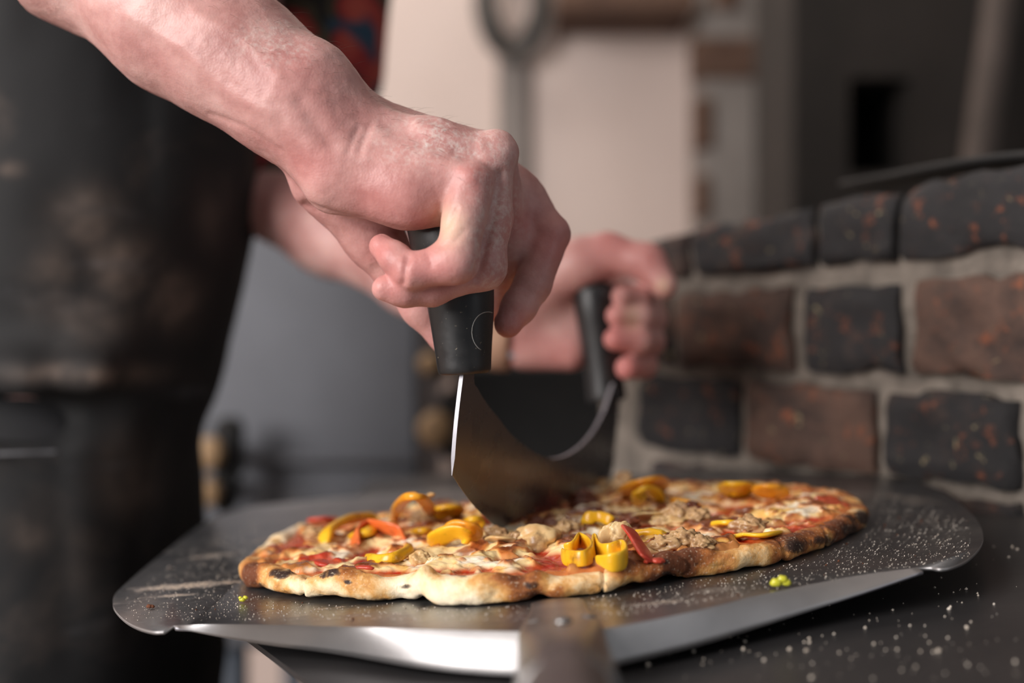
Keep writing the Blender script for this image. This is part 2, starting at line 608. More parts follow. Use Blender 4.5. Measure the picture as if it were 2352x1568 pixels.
def _brick(name, a, b, spots=1.0):
    m = Mat(name, rough=.85)
    n = m.noise(30, 6, .68, .3); n2 = m.noise(75, 6, .72, .3)
    rnd = m.attr('tone')
    c = m.mix(m.ramp(m.math('ADD', n, m.math('MULTIPLY', rnd, .28)), [(.40, 0.0), (.70, 1.0)]), a, b)
    c = m.mix(m.ramp(m.noise(14, 5, .7, .5), [(.42, 0.0), (.62, .7)]), c, srgb(30, 29, 30))
    c = m.mix(m.math('MULTIPLY', m.ramp(n2, [(.57, 0.0), (.68, .8)]), spots), c, srgb(150, 84, 54))
    c = m.mix(m.math('MULTIPLY', m.ramp(m.noise(130, 4, .6), [(.66, 0.0), (.72, .8)]), spots), c, srgb(168, 152, 116))
    m.set('Base Color', c)
    p = m.bump(n, .5, .006); m.bump(n2, .6, .003, p)
    return m.m


def _plain(name, a, b, scale, rough, metal=0.0, bump=.1, bd=.001, detail=4):
    m = Mat(name, rough=rough, metal=metal)
    n = m.noise(scale, detail, .6, .2)
    m.set('Base Color', m.mix(m.ramp(n, [(.3, 0.0), (.7, 1.0)]), a, b))
    if bump: m.bump(m.noise(scale * 8, 4, .6), bump, bd)
    return m.m


MAT['skin'] = _skin(); MAT['apron'] = _apron(); MAT['shirt'] = _shirt(); MAT['handle'] = _handle(); MAT['blade'] = _blade()
MAT['ground'] = _plain('ground_steel', srgb(184, 182, 188), srgb(168, 166, 172), 60, .5, .7, .05)
MAT['mark'] = _plain('moulding_line', srgb(150, 150, 145), srgb(120, 120, 118), 60, .6, bump=0)
MAT['seam'] = _plain('seam_thread', srgb(100, 100, 104), srgb(60, 60, 64), 60, .8, bump=0)
MAT['trousers'] = _plain('dark_trousers', srgb(22, 22, 24), srgb(32, 32, 35), 12, .85)
MAT['rubber'] = _plain('black_shoe', srgb(18, 18, 18), srgb(28, 28, 28), 30, .6)
MAT['hair'] = _plain('brown_hair', srgb(50, 34, 24), srgb(74, 52, 36), 80, .6)
MAT['band'] = _plain('tan_strap', srgb(196, 160, 136), srgb(170, 132, 108), 60, .5)
MAT['steel'] = _plain('bright_steel', srgb(200, 200, 200), srgb(170, 170, 172), 30, .25, 1.0)
MAT['socket'] = _plain('worn_steel', srgb(176, 174, 172), srgb(136, 134, 134), 40, .38, .92)
MAT['peel_grip'] = _plain('peel_handle_metal', srgb(96, 88, 88), srgb(116, 108, 106), 30, .5, .7)
MAT['crust'] = _crust(); MAT['cheese'] = _cheese()
MAT['yellow'] = _veg('yellow_pepper', srgb(230, 166, 20), srgb(244, 194, 46), .85, .28)
MAT['amber'] = _veg('amber_pepper', srgb(226, 142, 26), srgb(238, 170, 48), .9, .28)
MAT['orange'] = _veg('orange_pepper', srgb(212, 94, 44), srgb(226, 124, 62), .6, .32)
MAT['red'] = _veg('tomato_red', srgb(178, 44, 30), srgb(206, 92, 66), .7, .4)
MAT['onion'] = _veg('cooked_onion', srgb(226, 202, 152), srgb(196, 148, 88), .8, .38)
MAT['sausage'] = _veg('sausage_meat', srgb(146, 108, 76), srgb(208, 172, 122), 1.0, .36)
MAT['burnt'] = _veg('burnt_cheese', srgb(84, 38, 22), srgb(120, 60, 30), .6, .35)
MAT['flour'] = _plain('flour_grain', srgb(226, 216, 204), srgb(200, 186, 170), 80, .9, bump=0)
MAT['crumb_green'] = _veg('green_crumb', srgb(206, 200, 50), srgb(186, 186, 60), 0)
MAT['crumb_brown'] = _plain('brown_crumb', srgb(110, 60, 30), srgb(80, 44, 24), 200, .8)
MAT['counter'] = _plain('black_worktop', srgb(34, 34, 36), srgb(54, 52, 52), 8, .38, .0, .12, .001, 6)
MAT['brick'] = _brick('dark_brick', srgb(44, 42, 43), srgb(98, 74, 63))
MAT['mortar'] = _plain('mortar', srgb(92, 85, 78), srgb(164, 152, 140), 40, .95, bump=.8, bd=.004)
MAT['wall'] = _plain('beige_plaster', srgb(216, 196, 186), srgb(224, 206, 197), 3, .9)
MAT['pier'] = _plain('limewashed_brick', srgb(150, 142, 136), srgb(124, 116, 110), 5, .9, bump=.5, bd=.006)
MAT['pier_brick'] = _plain('exposed_brick', srgb(110, 84, 68), srgb(84, 62, 52), 12, .9, bump=.5, bd=.004)
MAT['soot'] = _plain('sooty_masonry', srgb(40, 37, 34), srgb(56, 50, 46), 5, .95, bump=.5, bd=.006)
MAT['void'] = _plain('charred_opening', srgb(12, 4, 3), srgb(20, 7, 5), 5, .9)
MAT['rod'] = _plain('brown_pole', srgb(96, 84, 78), srgb(78, 68, 62), 12, .7)
MAT['iron'] = _plain('black_iron', srgb(18, 18, 19), srgb(28, 27, 26), 40, .75, .0)
MAT['lip'] = _plain('scuffed_aluminium', srgb(186, 184, 184), srgb(160, 158, 158), 14, .52, .93, .2, .0006)
MAT['cab_steel'] = _plain('grey_steel', srgb(112, 114, 120), srgb(92, 93, 98), 3, .5, .35)
MAT['leg_steel'] = _plain('blue_grey_steel', srgb(100, 108, 118), srgb(80, 86, 96), 10, .4, .5)
MAT['floor'] = _plain('concrete_floor', srgb(150, 140, 132), srgb(128, 120, 114), 5, .8)
MAT['ceiling'] = _plain('white_ceiling', srgb(222, 218, 212), srgb(214, 208, 202), 3, .9)
MAT['wood'] = _plain('pale_wood', srgb(186, 154, 116), srgb(160, 128, 94), 20, .6)
MAT['conduit'] = _plain('grey_conduit', srgb(140, 130, 124), srgb(126, 118, 112), 10, .6)
MAT['hose'] = _plain('grey_hose', srgb(84, 80, 76), srgb(70, 66, 62), 30, .5)
# ------------------------------------------------------------------ room
def struct(o):
    o['kind'] = 'structure'; return o


mb = MB(); mb.box((-2.6, -1.4, -.05), (3.4, 2.5, 0.0)); struct(mb.build('floor', MAT['floor']))
mb = MB(); mb.box((-2.6, 2.40, 0.0), (3.4, 2.5, 2.62)); struct(mb.build('wall_back', MAT['wall']))
mb = MB(); mb.box((-2.6, -1.4, 2.62), (3.4, 2.5, 2.7)); struct(mb.build('ceiling', MAT['ceiling']))
mb = MB(); mb.box((-2.7, -1.4, -.05), (-2.6, 2.5, 2.7)); struct(mb.build('wall_left', MAT['wall']))


def px_box(mb, x0, x1, y0, y1, Y, depth, mi=0, bev=0.0):
    a, b = P(x0, y1, Y), P(x1, y0, Y)
    mb.box((a[0], Y, a[2]), (b[0], Y + depth, b[2]), mi, bev=bev)


# limewashed brick pier on the back wall
mb = MB()
a, b = P(1612, 0, 2.25), P(1806, 0, 2.25)
mb.box((a[0], 2.25, 0), (b[0], 2.40, 2.62), 0)
for (x0, x1, y0, y1, d) in [(1592, 1760, 84, 178, .012), (1596, 1640, 222, 340, .010), (1598, 1634, 402, 500, .008), (1745, 1800, 118, 228, .014), (1640, 1700, -40, 20, .012), (1740, 1800, -20, 60, .012), (1596, 1650, 560, 640, .01)]:
    px_box(mb, x0, x1, y0, y1, 2.25 - d, d + .05, 1, .006)
struct(mb.build('wall_pier', [MAT['pier'], MAT['pier_brick']]))

# sooty masonry at the right with a dark opening
mb = MB()
Y0 = 1.9
px_box(mb, 1822, 1950, -900, 620, Y0, .3, 0); px_box(mb, 2092, 2700, -900, 620, Y0, .3, 0)
px_box(mb, 1950, 2092, -900, 178, Y0, .3, 0); px_box(mb, 1950, 2092, 398, 620, Y0, .3, 0)
px_box(mb, 1950, 2092, 178, 398, Y0 + .22, .08, 1)
px_box(mb, 1822, 2700, 600, 2276, Y0, .3, 0)
struct(mb.build('wall_oven', [MAT['soot'], MAT['void']]))

# brick parapet beside the worktop
wA, wB = np.array([.288, .720]), np.array([.085, .985])
wd = (wB - wA) / np.linalg.norm(wB - wA); wn = np.array([-wd[1], wd[0]]);
if wn[1] > 0: wn = -wn
wl = np.linalg.norm(wB - wA)


def wall_q(px):
    k = (px - CX) / FPX
    # wA + q*wd with x = k*y
    return (k * wA[1] - wA[0]) / (wd[0] - k * wd[1])


def WM(v):
    """wall coordinates (q along, outwards, z) to world"""
    p = wA + wd * v[0] + wn * v[1]
    return np.array([p[0], p[1], v[2]])


def zq(zr, zl):
    return lambda q: zr + (zl - zr) * (q / wl)


mb = MB(); tones = []
rng = random.Random(4)
q0, q1 = -.42, wl + .03
top = zq(1.091, 1.062)
V = []
for q in (q0, q1):
    for o in (-.005, -.16):
        for z in (0.0, top(q) - .006):
            V.append(WM((q, o, z)))
mb.add(V, [[0, 1, 5, 4], [2, 6, 7, 3], [0, 2, 3, 1], [4, 5, 7, 6], [1, 3, 7, 5], [0, 4, 6, 2]], 1)
tones += [0.0] * 8
courses = [
    (zq(1.0455, 1.034), zq(1.091, 1.062), [2470, 2074, 2062, 1884, 1868, 1598, 1578, 1492, 1480, 1380]),
    (zq(.971, .973), zq(1.028, 1.022), [2700, 2440, 2425, 2105, 2066, 1852, 1816, 1560, 1540, 1420, 1405, 1300]),
    (zq(.908, .910), zq(.960, .963), [2800, 2380, 2335, 2036, 2010, 1716, 1694, 1470, 1455, 1300]),
    (zq(.850, .850), zq(.900, .900), [2700, 2360, 2340, 2100, 2085, 1800, 1785, 1500, 1480, 1300]),
]
tone_of = [[-.9, -.7, -.6, -.4, -.2, -.5], [0, .9, .8, -.5, .8, .3], [0, -.5, -.6, 1.0, -.7, -.6], [0] * 6]
for ci, (zb, zt, xs) in enumerate(courses):
    xs = list(xs)
    qs = [wall_q(x) for x in xs]
    for _ in range(3): qs = [qs[0] - .132, qs[0] - .012] + qs
    if len(qs) % 2: qs = qs[:-1]
    for bi, (a, b) in enumerate(zip(qs[0::2], qs[1::2])):
        a = max(a, q0 + .004)
        if b - a < .012 or b > q1 + .02: continue
        n0 = len(mb.v); pr = .004 + rng.uniform(-.0015, .003)
        # a brick as a subdivided rough block
        nx, nz = 14, 8
        t = tone_of[ci][bi - 2] if 0 <= bi - 2 < len(tone_of[ci]) else rng.uniform(-1, .3)
        grid = []
        for i in range(nx + 1):
            for k in range(nz + 1):
                q = a + (b - a) * i / nx; z = zb(q) + (zt(q) - zb(q)) * k / nz
                e = min(i, nx - i) / nx * (b - a); f = min(k, nz - k) / nz * .05
                o = pr - .004 * math.exp(-e / .002) - .004 * math.exp(-f / .002)
                o += .0030 * float(fbm(np.array([q * 60]), np.array([z * 60]), 0, 31, 3)[0])
                jq = .0034 * float(vnoise(np.array([q * 70]), np.array([z * 70]), 3, 2)[0]); jz = .0034 * float(vnoise(np.array([q * 70]), np.array([z * 70]), 9, 2)[0])
                grid.append(WM((q + jq, o, z + jz)))
        gi = lambda i, k: i * (nz + 1) + k
        F = [[gi(i, k), gi(i, k + 1), gi(i + 1, k + 1), gi(i + 1, k)] for i in range(nx) for k in range(nz)]
        ringi = [gi(i, 0) for i in range(nx + 1)] + [gi(nx, k) for k in range(1, nz + 1)] + [gi(i, nz) for i in range(nx - 1, -1, -1)] + [gi(0, k) for k in range(nz - 1, 0, -1)]
        back = [np.array(grid[i]) - np.array([wn[0], wn[1], 0]) * .03 for i in ringi]
        m = len(grid); R = len(ringi)
        F += [[ringi[i], ringi[(i + 1) % R], m + (i + 1) % R, m + i] for i in range(R)]
        mb.add(grid + back, F, 0)
        tones += [t] * (len(mb.v) - n0)
o = struct(mb.build('wall_right', [MAT['brick'], MAT['mortar']], smooth=True)); set_auto(o.data, 50)
at = o.data.attributes.new('tone', 'FLOAT', 'POINT'); at.data.foreach_set('value', np.array(tones, np.float32))

# black iron bar curving over the parapet
mb = MB()
pts = smooth_path([P(1985, 424, .93), P(2100, 404, .86), P(2230, 380, .80), P(2370, 362, .755), P(2560, 350, .70)], 24)
mb.sweep(pts, [(.020, .0030)] * 24, n=12, flat=.5)
tag(mb.build('iron_bar', MAT['iron'], smooth=True), 'flat black iron strip resting along the top of the brick parapet', 'bar')

# pole leaning in front of the sooty masonry
mb = MB(); mb.sweep([P(2330, -260, 1.80), P(2288, 60, 1.78), P(2238, 420, 1.74), P(2120, 1500, 1.66)], [.022] * 4, n=20)
o = mb.build('leaning_pole', MAT['rod'], smooth=True); tag(o, 'brown pole leaning before the dark masonry behind the parapet', 'pole')
mb = MB(); mb.sweep([P(2120, 1500, 1.66), P(2010, 2500, 1.60)], [.022, .024], n=20); mb.build('pole_butt', MAT['rod'], o, smooth=True)

# things on the back wall
mb = MB(); px_box(mb, 1142, 1212, 128, 1400, 2.372, .028, 0, .004)
tag(mb.build('cable_trunking', MAT['conduit']), 'pale vertical cable cover running down the beige back wall', 'trunking')
e = empty('hose_coil', Matrix.Translation(P(1180, 4, 2.34)))
tag(e, 'grey hose coil hanging on the beige wall above the cable cover', 'hose')
c0 = P(1180, 4, 2.34)
for rx, ry, dy, dz in ((82, 128, 0, 0), (66, 112, .012, 4), (50, 96, -.010, 8)):
    mb = MB(); s = 2.34 / FPX
    ring = [np.array([rx * s * math.cos(t), dy + .006 * math.sin(3 * t), ry * s * math.sin(t) + dz * s]) for t in np.linspace(0, 2 * math.pi, 49)]
    mb.sweep(ring, [.0085] * 49, n=10, cap=False, up=(0, 1, 0)); mb.build('loop', MAT['hose'], e, smooth=True)
mb = MB(); mb.box((-.012, .0, .05), (.012, .055, .075)); mb.build('hook', MAT['iron'], e)
mb = MB(); px_box(mb, 1280, 1600, -40, 22, 2.20, .20, 0, .004)
o = mb.build('wall_shelf', MAT['pier_brick']); tag(o, 'brown plank shelf on the back wall beside the limewashed pier', 'shelf')

# grey steel cabinet behind the cook
Yc = 1.5
cab = empty('steel_cabinet', Matrix.Translation((P(640, 0, Yc)[0], Yc, 0)))
tag(cab, 'grey steel cabinet on legs behind the far arm', 'cabinet')
co = np.array([P(640, 0, Yc)[0], Yc, 0])
mb = MB(); a, b = P(250, 1488, Yc) - co, P(962, 440, Yc) - co
mb.box((a[0], 0, a[2]), (b[0], .5, b[2]), bev=.006); mb.build('body', MAT['cab_steel'], cab)
mb = MB(); c, d = P(250, 1062, Yc) - co, P(962, 1040, Yc) - co
mb.box((a[0], -.018, c[2]), (b[0], .0, d[2]), bev=.003); mb.build('rail', MAT['cab_steel'], cab)
for px in (525, 930):
    for dy in (.03, .45):
        q = P(px, 0, Yc) - co
        mb = MB(); mb.sweep([(q[0], dy, 0), (q[0], dy, a[2] + .01)], [.017, .017], n=16); mb.build('leg', MAT['leg_steel'], cab, smooth=True)
q = P(280, 0, Yc) - co
for dy in (.03, .45):
    mb = MB(); mb.sweep([(q[0], dy, 0), (q[0], dy, a[2] + .01)], [.017, .017], n=16); mb.build('leg', MAT['leg_steel'], cab, smooth=True)
for i, (px, py, r, lab) in enumerate([(474, 1042, 36, 'wood-ended black tool hook, upper of the two beside the apron'), (474, 1132, 30, 'wood-ended black tool hook, lower of the two beside the apron'), (1000, 985, 40, 'wood-ended black tool hook beside the front blade end'), (985, 835, 24, 'small wood-ended black tool hook just under the front fist')]):
    Yk = 1.40; s = Yk / FPX; base = P(px, py, Yk)
    e = empty('tool_hook', Matrix.Translation(base)); tag(e, lab, 'hook', 'hooks on the steel cabinet')
    mb = MB(); mb.sweep([(0, -.01, 0), (0, -.006, 0), (0, .02, 0), (0, .03, 0)], [r * s * .75, r * s, r * s, r * s * .8], n=20); mb.build('wooden_end', MAT['wood'], e, smooth=True)
    mb = MB(); mb.box((r * s * .2, .012, -r * s * 1.9), (r * s * 1.9, .05, r * s * 2.2), bev=.008)
    mb.box((-.008, .02, -.008), (.008, .10, .008)); mb.build('bracket', MAT['iron'], e)

# black oven box behind the rear hand
Yb = 1.175
mb = MB(); px_box(mb, 1040, 1470, 835, HY + FPX / Yb, Yb, .25, 0, .006)
o = mb.build('firebox', MAT['iron']); tag(o, 'black iron firebox standing behind the worktop and the knife', 'box')

# worktop: black slab on a dark plinth
wt = empty('worktop', FR @ Matrix.Translation((0, 0, 0)))
tag(wt, 'black stone worktop under the peel, dusted with flour', 'worktop')
ul = Q(640, 1515, -.0165)[0]
ea, eb = Q(590, 1478, -.0165), Q(710, 1568, -.0165)
ek = (eb[0] - ea[0]) / (eb[1] - ea[1])
def wall_front(q):
    p = wA + wd * q + wn * .010
    return ((p[0] - F0[0]) / math.cos(RHO), p[1])
WF = [(.545, .22), wall_front(-.41), wall_front(wl + .035), (wall_front(wl + .035)[0], 1.16)]
outl = [(-.146, 1.16), (-.146, ea[1] + (-.146 - ea[0]) / ek), (ea[0] + ek * (.22 - ea[1]), .22), *WF]
def prism(o2, z0, z1, s=0.0):
    b = MB(); c = np.mean(np.array(o2), axis=0); n = len(o2)
    p = [c + (np.array(q) - c) * (1 - s) for q in o2]
    b.add([(*q, z0) for q in p] + [(*q, z1) for q in p], [list(range(n))[::1], [n + i for i in range(n)][::-1]] + [[i, n + i, n + (i + 1) % n, (i + 1) % n] for i in range(n)])
    return b
prism(outl, -.0190, -.0165).build('slab', MAT['counter'], wt)
pl = [(.02, 1.12), (.02, .60), (.10, .42), (.30, .42), wall_front(-.10), wall_front(wl - .02)]
pl = [(u - (.006 if i > 3 else 0), v - (.006 if i > 3 else 0)) for i, (u, v) in enumerate(pl)]
prism(pl, -.875, -.0195).build('plinth', MAT['iron'], wt)

# ------------------------------------------------------------------ pizza peel
PB = Q(1290, 1440, 0)
for (xa, ya), (xb, yb), b_, s_ in [((290, 1356), (560, 1334), .010, .75), ((330, 1372), (470, 1362), .004, .6), ((420, 1285), (560, 1268), .010, .5), ((560, 1246), (640, 1236), .010, .35), ((715, 1400), (800, 1392), .0022, .6), ((1430, 1392), (1570, 1378), .004, .6), ((760, 1415), (900, 1410), .004, .3), ((1580, 1362), (1720, 1345), .006, .35), ((2020, 1130), (2160, 1160), .012, .30)]:
    q0_, q1_ = Q(xa, ya, 0) - PB, Q(xb, yb, 0) - PB
    STAINS.append(((q0_[0] + q1_[0]) / 2, (q0_[1] + q1_[1]) / 2, math.hypot(*(q1_ - q0_)[:2]) / 2 * 1.15, b_, math.atan2(q1_[1] - q0_[1], q1_[0] - q0_[0]), s_))
MAT['peel'] = _metal_peel()
peel = empty('pizza_peel', FR @ Matrix.Translation(Vector(PB)))
tag(peel, 'wide aluminium pizza peel with a down-turned front edge, floury, under the pizza', 'peel')
fold_px = [(398, 1436), (480, 1433), (600, 1434), (760, 1438), (900, 1442), (1050, 1447), (1200, 1450), (1310, 1449), (1420, 1438), (1600, 1402), (1720, 1372), (1850, 1344), (1980, 1320), (2105, 1303)]
out_px = [(404, 1441), (470, 1456), (600, 1479), (780, 1503), (960, 1534), (1100, 1548), (1210, 1552), (1310, 1550), (1405, 1532), (1600, 1484), (1740, 1441), (1880, 1395), (2005, 1352), (2120, 1311)]
drop = [.0004, .004, .009, .012, .0132, .0138, .0138, .0138, .0132, .012, .0105, .0078, .004, .0004]
fold = smooth_path([Q(*p, 0)[:2] for p in fold_px], 90)
outr = smooth_path([[*Q(p[0], p[1], -d)[:2], -d] for p, d in zip(out_px, drop)], 90)
left_px = [(378, 1449), (352, 1449), (318, 1440), (288, 1424), (266, 1402), (259, 1384), (264, 1364), (284, 1344), (330, 1305), (385, 1262), (442, 1219)]
left = [Q(*p, 0)[:2] for p in left_px]
right_px = [(2000, 1084), (2080, 1098), (2150, 1122), (2210, 1160), (2245, 1196), (2258, 1228), (2250, 1256), (2222, 1284), (2188, 1300), (2160, 1305), (2138, 1302)]
right = [Q(*p, 0)[:2] for p in right_px]
vb = .905
bl_ = [[left[-1][0] + .001, vb - .05], [left[-1][0] + .012, vb - .02], [left[-1][0] + .04, vb]]
br_ = [[right[0][0] - .05, vb], [right[0][0] - .02, vb - .012]]
loop = smooth_path([*left, *bl_, [0, vb + .004], *br_, *right], 160)
V = [(*p, 0.0) for p in loop] + [(*p, 0.0) for p in fold[::-1]]
# triangulate as a fan of strips: use an n-gon for the flat and strips for the bend
faces = [list(range(len(V)))[::-1]]
nrow = 7
rows = [list(range(len(loop), len(loop) + 90))[::-1]]
for r in range(1, nrow):
    f = r / (nrow - 1)
    base = len(V)
    for i in range(90):
        p = fold[i] + (outr[i, :2] - fold[i]) * f
        V.append((p[0], p[1], outr[i, 2] * (f ** 1.25)))
    rows.append(list(range(base, base + 90)))
for a, b in zip(rows[:-1], rows[1:]):
    for i in range(89):
        faces.append([a[i], b[i], b[i + 1], a[i + 1]])
me = mesh_np('sheet', np.array(V) - PB, faces, [MAT['peel'], MAT['lip'], MAT['ground']], True, mat_idx=[0] + [1] * (len(faces) - 1))
me.set_sharp_from_angle(angle=math.radians(40))
sheet = obj('sheet', me, peel)
so = sheet.modifiers.new('gauge', 'SOLIDIFY'); so.thickness = .0013; so.offset = -1; so.material_offset_rim = 1
# socket riveted on the sheet, then the tube handle toward the viewer
uc = Q(1290, 1440, 0)[0]
path, rad = [], []
for t in np.linspace(0, 1, 22):
    v = .506 - t * (.506 - .355)
    k = sstep(0.0, 1.0, t)
    path.append((uc - .002 * t, v, .0012 + k * .0048)); rad.append((.0105 + .0045 * sstep(0, .4, t), .0014 + .0115 * sstep(.15, 1, t)))
mb = MB(); mb.sweep(np.array(path) - PB, rad, n=32); mb.build('socket', MAT['socket'], peel, smooth=True)
for du, v in ((-.0095, .468), (.0095, .468), (0, .440)):
    mb = MB(); q = np.array([uc + du, v, .0022 if du else .0085])
    mb.sweep([q - PB, q + [0, 0, .0012] - PB, q + [0, 0, .0020] - PB], [.0034, .0030, .0010], n=16, up=(0, 1, 0)); mb.build('rivet', MAT['socket'], peel, smooth=True)
mb = MB(); hp = [(uc - .002, v, .006 - .0 * v) for v in np.linspace(.372, -.45, 14)]
mb.sweep(np.array(hp) - PB, [.0128, .0150, .0150] + [.0145] * 11, n=36); o = mb.build('tube_handle', MAT['peel_grip'], peel, smooth=True)
set_auto(o.data, 40)

# ------------------------------------------------------------------ pizza
front_px = [(556, 1330), (572, 1343), (610, 1356), (680, 1369), (760, 1377), (850, 1378), (920, 1371), (960, 1376), (1010, 1382), (1100, 1384), (1180, 1378), (1250, 1370), (1330, 1362), (1420, 1352), (1500, 1338), (1600, 1318), (1700, 1306), (1790, 1288), (1870, 1266), (1930, 1240), (1968, 1218)]
back_px = [(1992, 1190), (1990, 1160), (1960, 1132), (1900, 1116), (1840, 1110), (1700, 1106), (1560, 1102), (1450, 1104), (1300, 1118), (1150, 1138), (1000, 1155), (880, 1172), (760, 1187), (690, 1200), (640, 1222), (596, 1252), (566, 1284), (553, 1310)]
wb_ = np.concatenate([np.full(len(front_px), .002), np.linspace(.006, .010, 3), np.full(len(back_px) - 6, .0105), np.linspace(.010, .006, 3)])
pts = np.array([Q(*p, w)[:2] for p, w in zip(front_px + back_px, wb_)])
pc = np.array([(pts[:, 0].min() + pts[:, 0].max()) / 2, (pts[:, 1].min() + pts[:, 1].max()) / 2])
th = np.arctan2(pts[:, 1] - pc[1], pts[:, 0] - pc[0]); rr = np.hypot(*(pts - pc).T)
o_ = np.argsort(th); th, rr = th[o_], rr[o_]
NT = 960
TH = np.linspace(-math.pi, math.pi, NT, endpoint=False)
RR = np.interp(TH, th, rr, period=2 * math.pi)
for _ in range(10): RR = .25 * np.roll(RR, 1) + .5 * RR + .25 * np.roll(RR, -1)
ct, st = np.cos(TH), np.sin(TH)
RR = RR + .0010 * fbm(ct * 5, st * 5, 0, 8, 3)
PZ = np.array([pc[0], pc[1], 0.0])
pizza = empty('pizza', FR @ Matrix.Translation(Vector(PZ)))
tag(pizza, 'round baked pizza with peppers, sausage and charred crust on the peel', 'pizza')


def th_of(px, py, w=.006):
    q = Q(px, py, w); return math.atan2(q[1] - pc[1], q[0] - pc[0])


def bumpth(t0, wid):
    d = (TH - t0 + math.pi) % (2 * math.pi) - math.pi
    return np.exp(-(d / wid) ** 2)


hgt = .0100 * (1 + .16 * fbm(ct * 3.4, st * 3.4, 1, 12, 3))
wid = .0056 * (1 + .20 * fbm(ct * 3.0, st * 3.0, 5, 14, 2))
for px, py, a in [(780, 1345, .10), (900, 1345, -.20), (1010, 1345, .12), (1130, 1350, .14), (1240, 1340, -.10), (1420, 1320, .10), (1520, 1310, -.14), (1610, 1290, .15), (1710, 1290, -.12), (1840, 1250, .12)]:
    hgt *= 1 + a * bumpth(th_of(px, py), .06)
lift = .0026 * np.clip(fbm(ct * 4.2, st * 4.2, 9, 18, 2), 0, 1)
for px, a in [(930, .0036), (1225, .0026), (1520, .0022), (1690, .002)]:
    lift += a * bumpth(th_of(px, 1370), .035)
NP = 46
phi = np.concatenate([np.linspace(165, -60, 38), np.linspace(-75, -120, 8)]) * math.pi / 180
V = np.zeros((NP + 2, NT, 3))
for j, f in enumerate(phi):
    c, s = math.cos(f), math.sin(f)
    hh = hgt * .5
    r = RR - wid + wid * math.copysign(abs(c) ** .85, c)
    w = lift + hh + hh * math.copysign(abs(s) ** .9, s) - (.0 if s > 0 else 0)
    V[j] = np.stack([r * ct, r * st, np.maximum(w, .0006)], 1)
V[NP] = np.stack([(RR - wid * 2.2) * ct, (RR - wid * 2.2) * st, np.full(NT, .0008)], 1)
V[NP + 1] = np.stack([(RR * .5) * ct, (RR * .5) * st, np.full(NT, .0008)], 1)
X, Yv, Z = V[..., 0], V[..., 1], V[..., 2]
nb = fbm(X * 70, Yv * 70, Z * 110, 40, 4)
crease_n = np.abs(vnoise(X * 38, Yv * 38, Z * 30, 44))
dsp = (.0011 * nb - .0016 * np.exp(-(crease_n / .06) ** 2)) * np.concatenate([np.ones(NP), [0, 0]])[:, None]
cen = np.stack([(RR - wid) * ct, (RR - wid) * st, hgt * .5 + lift], 1)[None]
dirv = V - cen; dirv /= np.linalg.norm(dirv, axis=2)[..., None] + 1e-9
V = V + dirv * dsp[..., None]
V[..., 2] = np.maximum(V[..., 2], .0005)
# how far each spot has baked
ang = TH[None] + 0 * X
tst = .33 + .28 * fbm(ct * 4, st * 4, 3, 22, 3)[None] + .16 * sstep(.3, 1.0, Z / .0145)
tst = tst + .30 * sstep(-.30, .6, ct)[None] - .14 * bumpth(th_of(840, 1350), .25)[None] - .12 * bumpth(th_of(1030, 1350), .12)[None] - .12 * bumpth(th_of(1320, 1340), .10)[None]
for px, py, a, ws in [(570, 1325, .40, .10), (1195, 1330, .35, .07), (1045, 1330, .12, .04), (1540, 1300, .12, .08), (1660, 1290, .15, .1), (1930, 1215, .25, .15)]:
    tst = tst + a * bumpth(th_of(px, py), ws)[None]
chr_ = .10 + 0 * X
VW = F0 + (V[..., :1] + PZ[0]) * UA + (V[..., 1:2] + PZ[1]) * VA + V[..., 2:3] * WA
VX, VY = CX + VW[..., 0] * FPX / VW[..., 1], HY - (VW[..., 2] - CAM_Z) * FPX / VW[..., 1]
for px, py, w, a, s in [(640, 1316, .012, .9, .006), (668, 1310, .012, .7, .004), (762, 1314, .0125, .95, .005), (745, 1322, .01, .7, .0035), (800, 1337, .006, .75, .0026), (930, 1347, .006, .85, .0036), (920, 1310, .01, .6, .004), (1060, 1318, .01, .5, .005), (1215, 1345, .006, .75, .005), (1235, 1342, .004, .7, .006), (1385, 1340, .006, .55, .006), (1390, 1350, .004, .5, .004), (1530, 1288, .010, .8, .005), (1533, 1318, .006, .8, .0035), (1600, 1296, .011, .7, .004), (1250, 1352, .006, .5, .01), (1830, 1252, .010, .95, .009), (1890, 1240, .011, .9, .007), (1960, 1215, .009, .8, .010), (1985, 1190, .008, .85, .010), (1675, 1275, .011, .45, .006), (1250, 1300, .012, .4, .006), (600, 1345, .003, .5, .006), (800, 1345, .003, .3, .01)]:
    q = Q(px, py, w) - PZ
    chr_ = np.maximum(chr_, a * np.exp(-((VX - px) / (s * 5400)) ** 2 - ((VY - py) / (s * 2600)) ** 2) * (st < .55)[None])
chr_ = np.maximum(chr_, .55 * sstep(.25, .9, fbm(ct * 9, st * 9, 2, 60, 2))[None] * sstep(.25, .7, ct)[None] * sstep(.0, .012, Z))
chr_ = np.maximum(chr_, .5 * sstep(.003, .0005, Z - lift[None]))
gi = lambda j, i: j * NT + (i % NT)
ii = np.arange(NT)
F = np.vstack([np.stack([j * NT + ii, (j + 1) * NT + ii, (j + 1) * NT + (ii + 1) % NT, j * NT + (ii + 1) % NT], 1) for j in range(NP + 1)])
obj('crust', mesh_np('crust', V.reshape(-1, 3), F[:, ::-1].copy(), MAT['crust'], attrs={'toast': tst.ravel(), 'char': chr_.ravel()}), pizza)['label'] = 'puffed, partly charred crust'

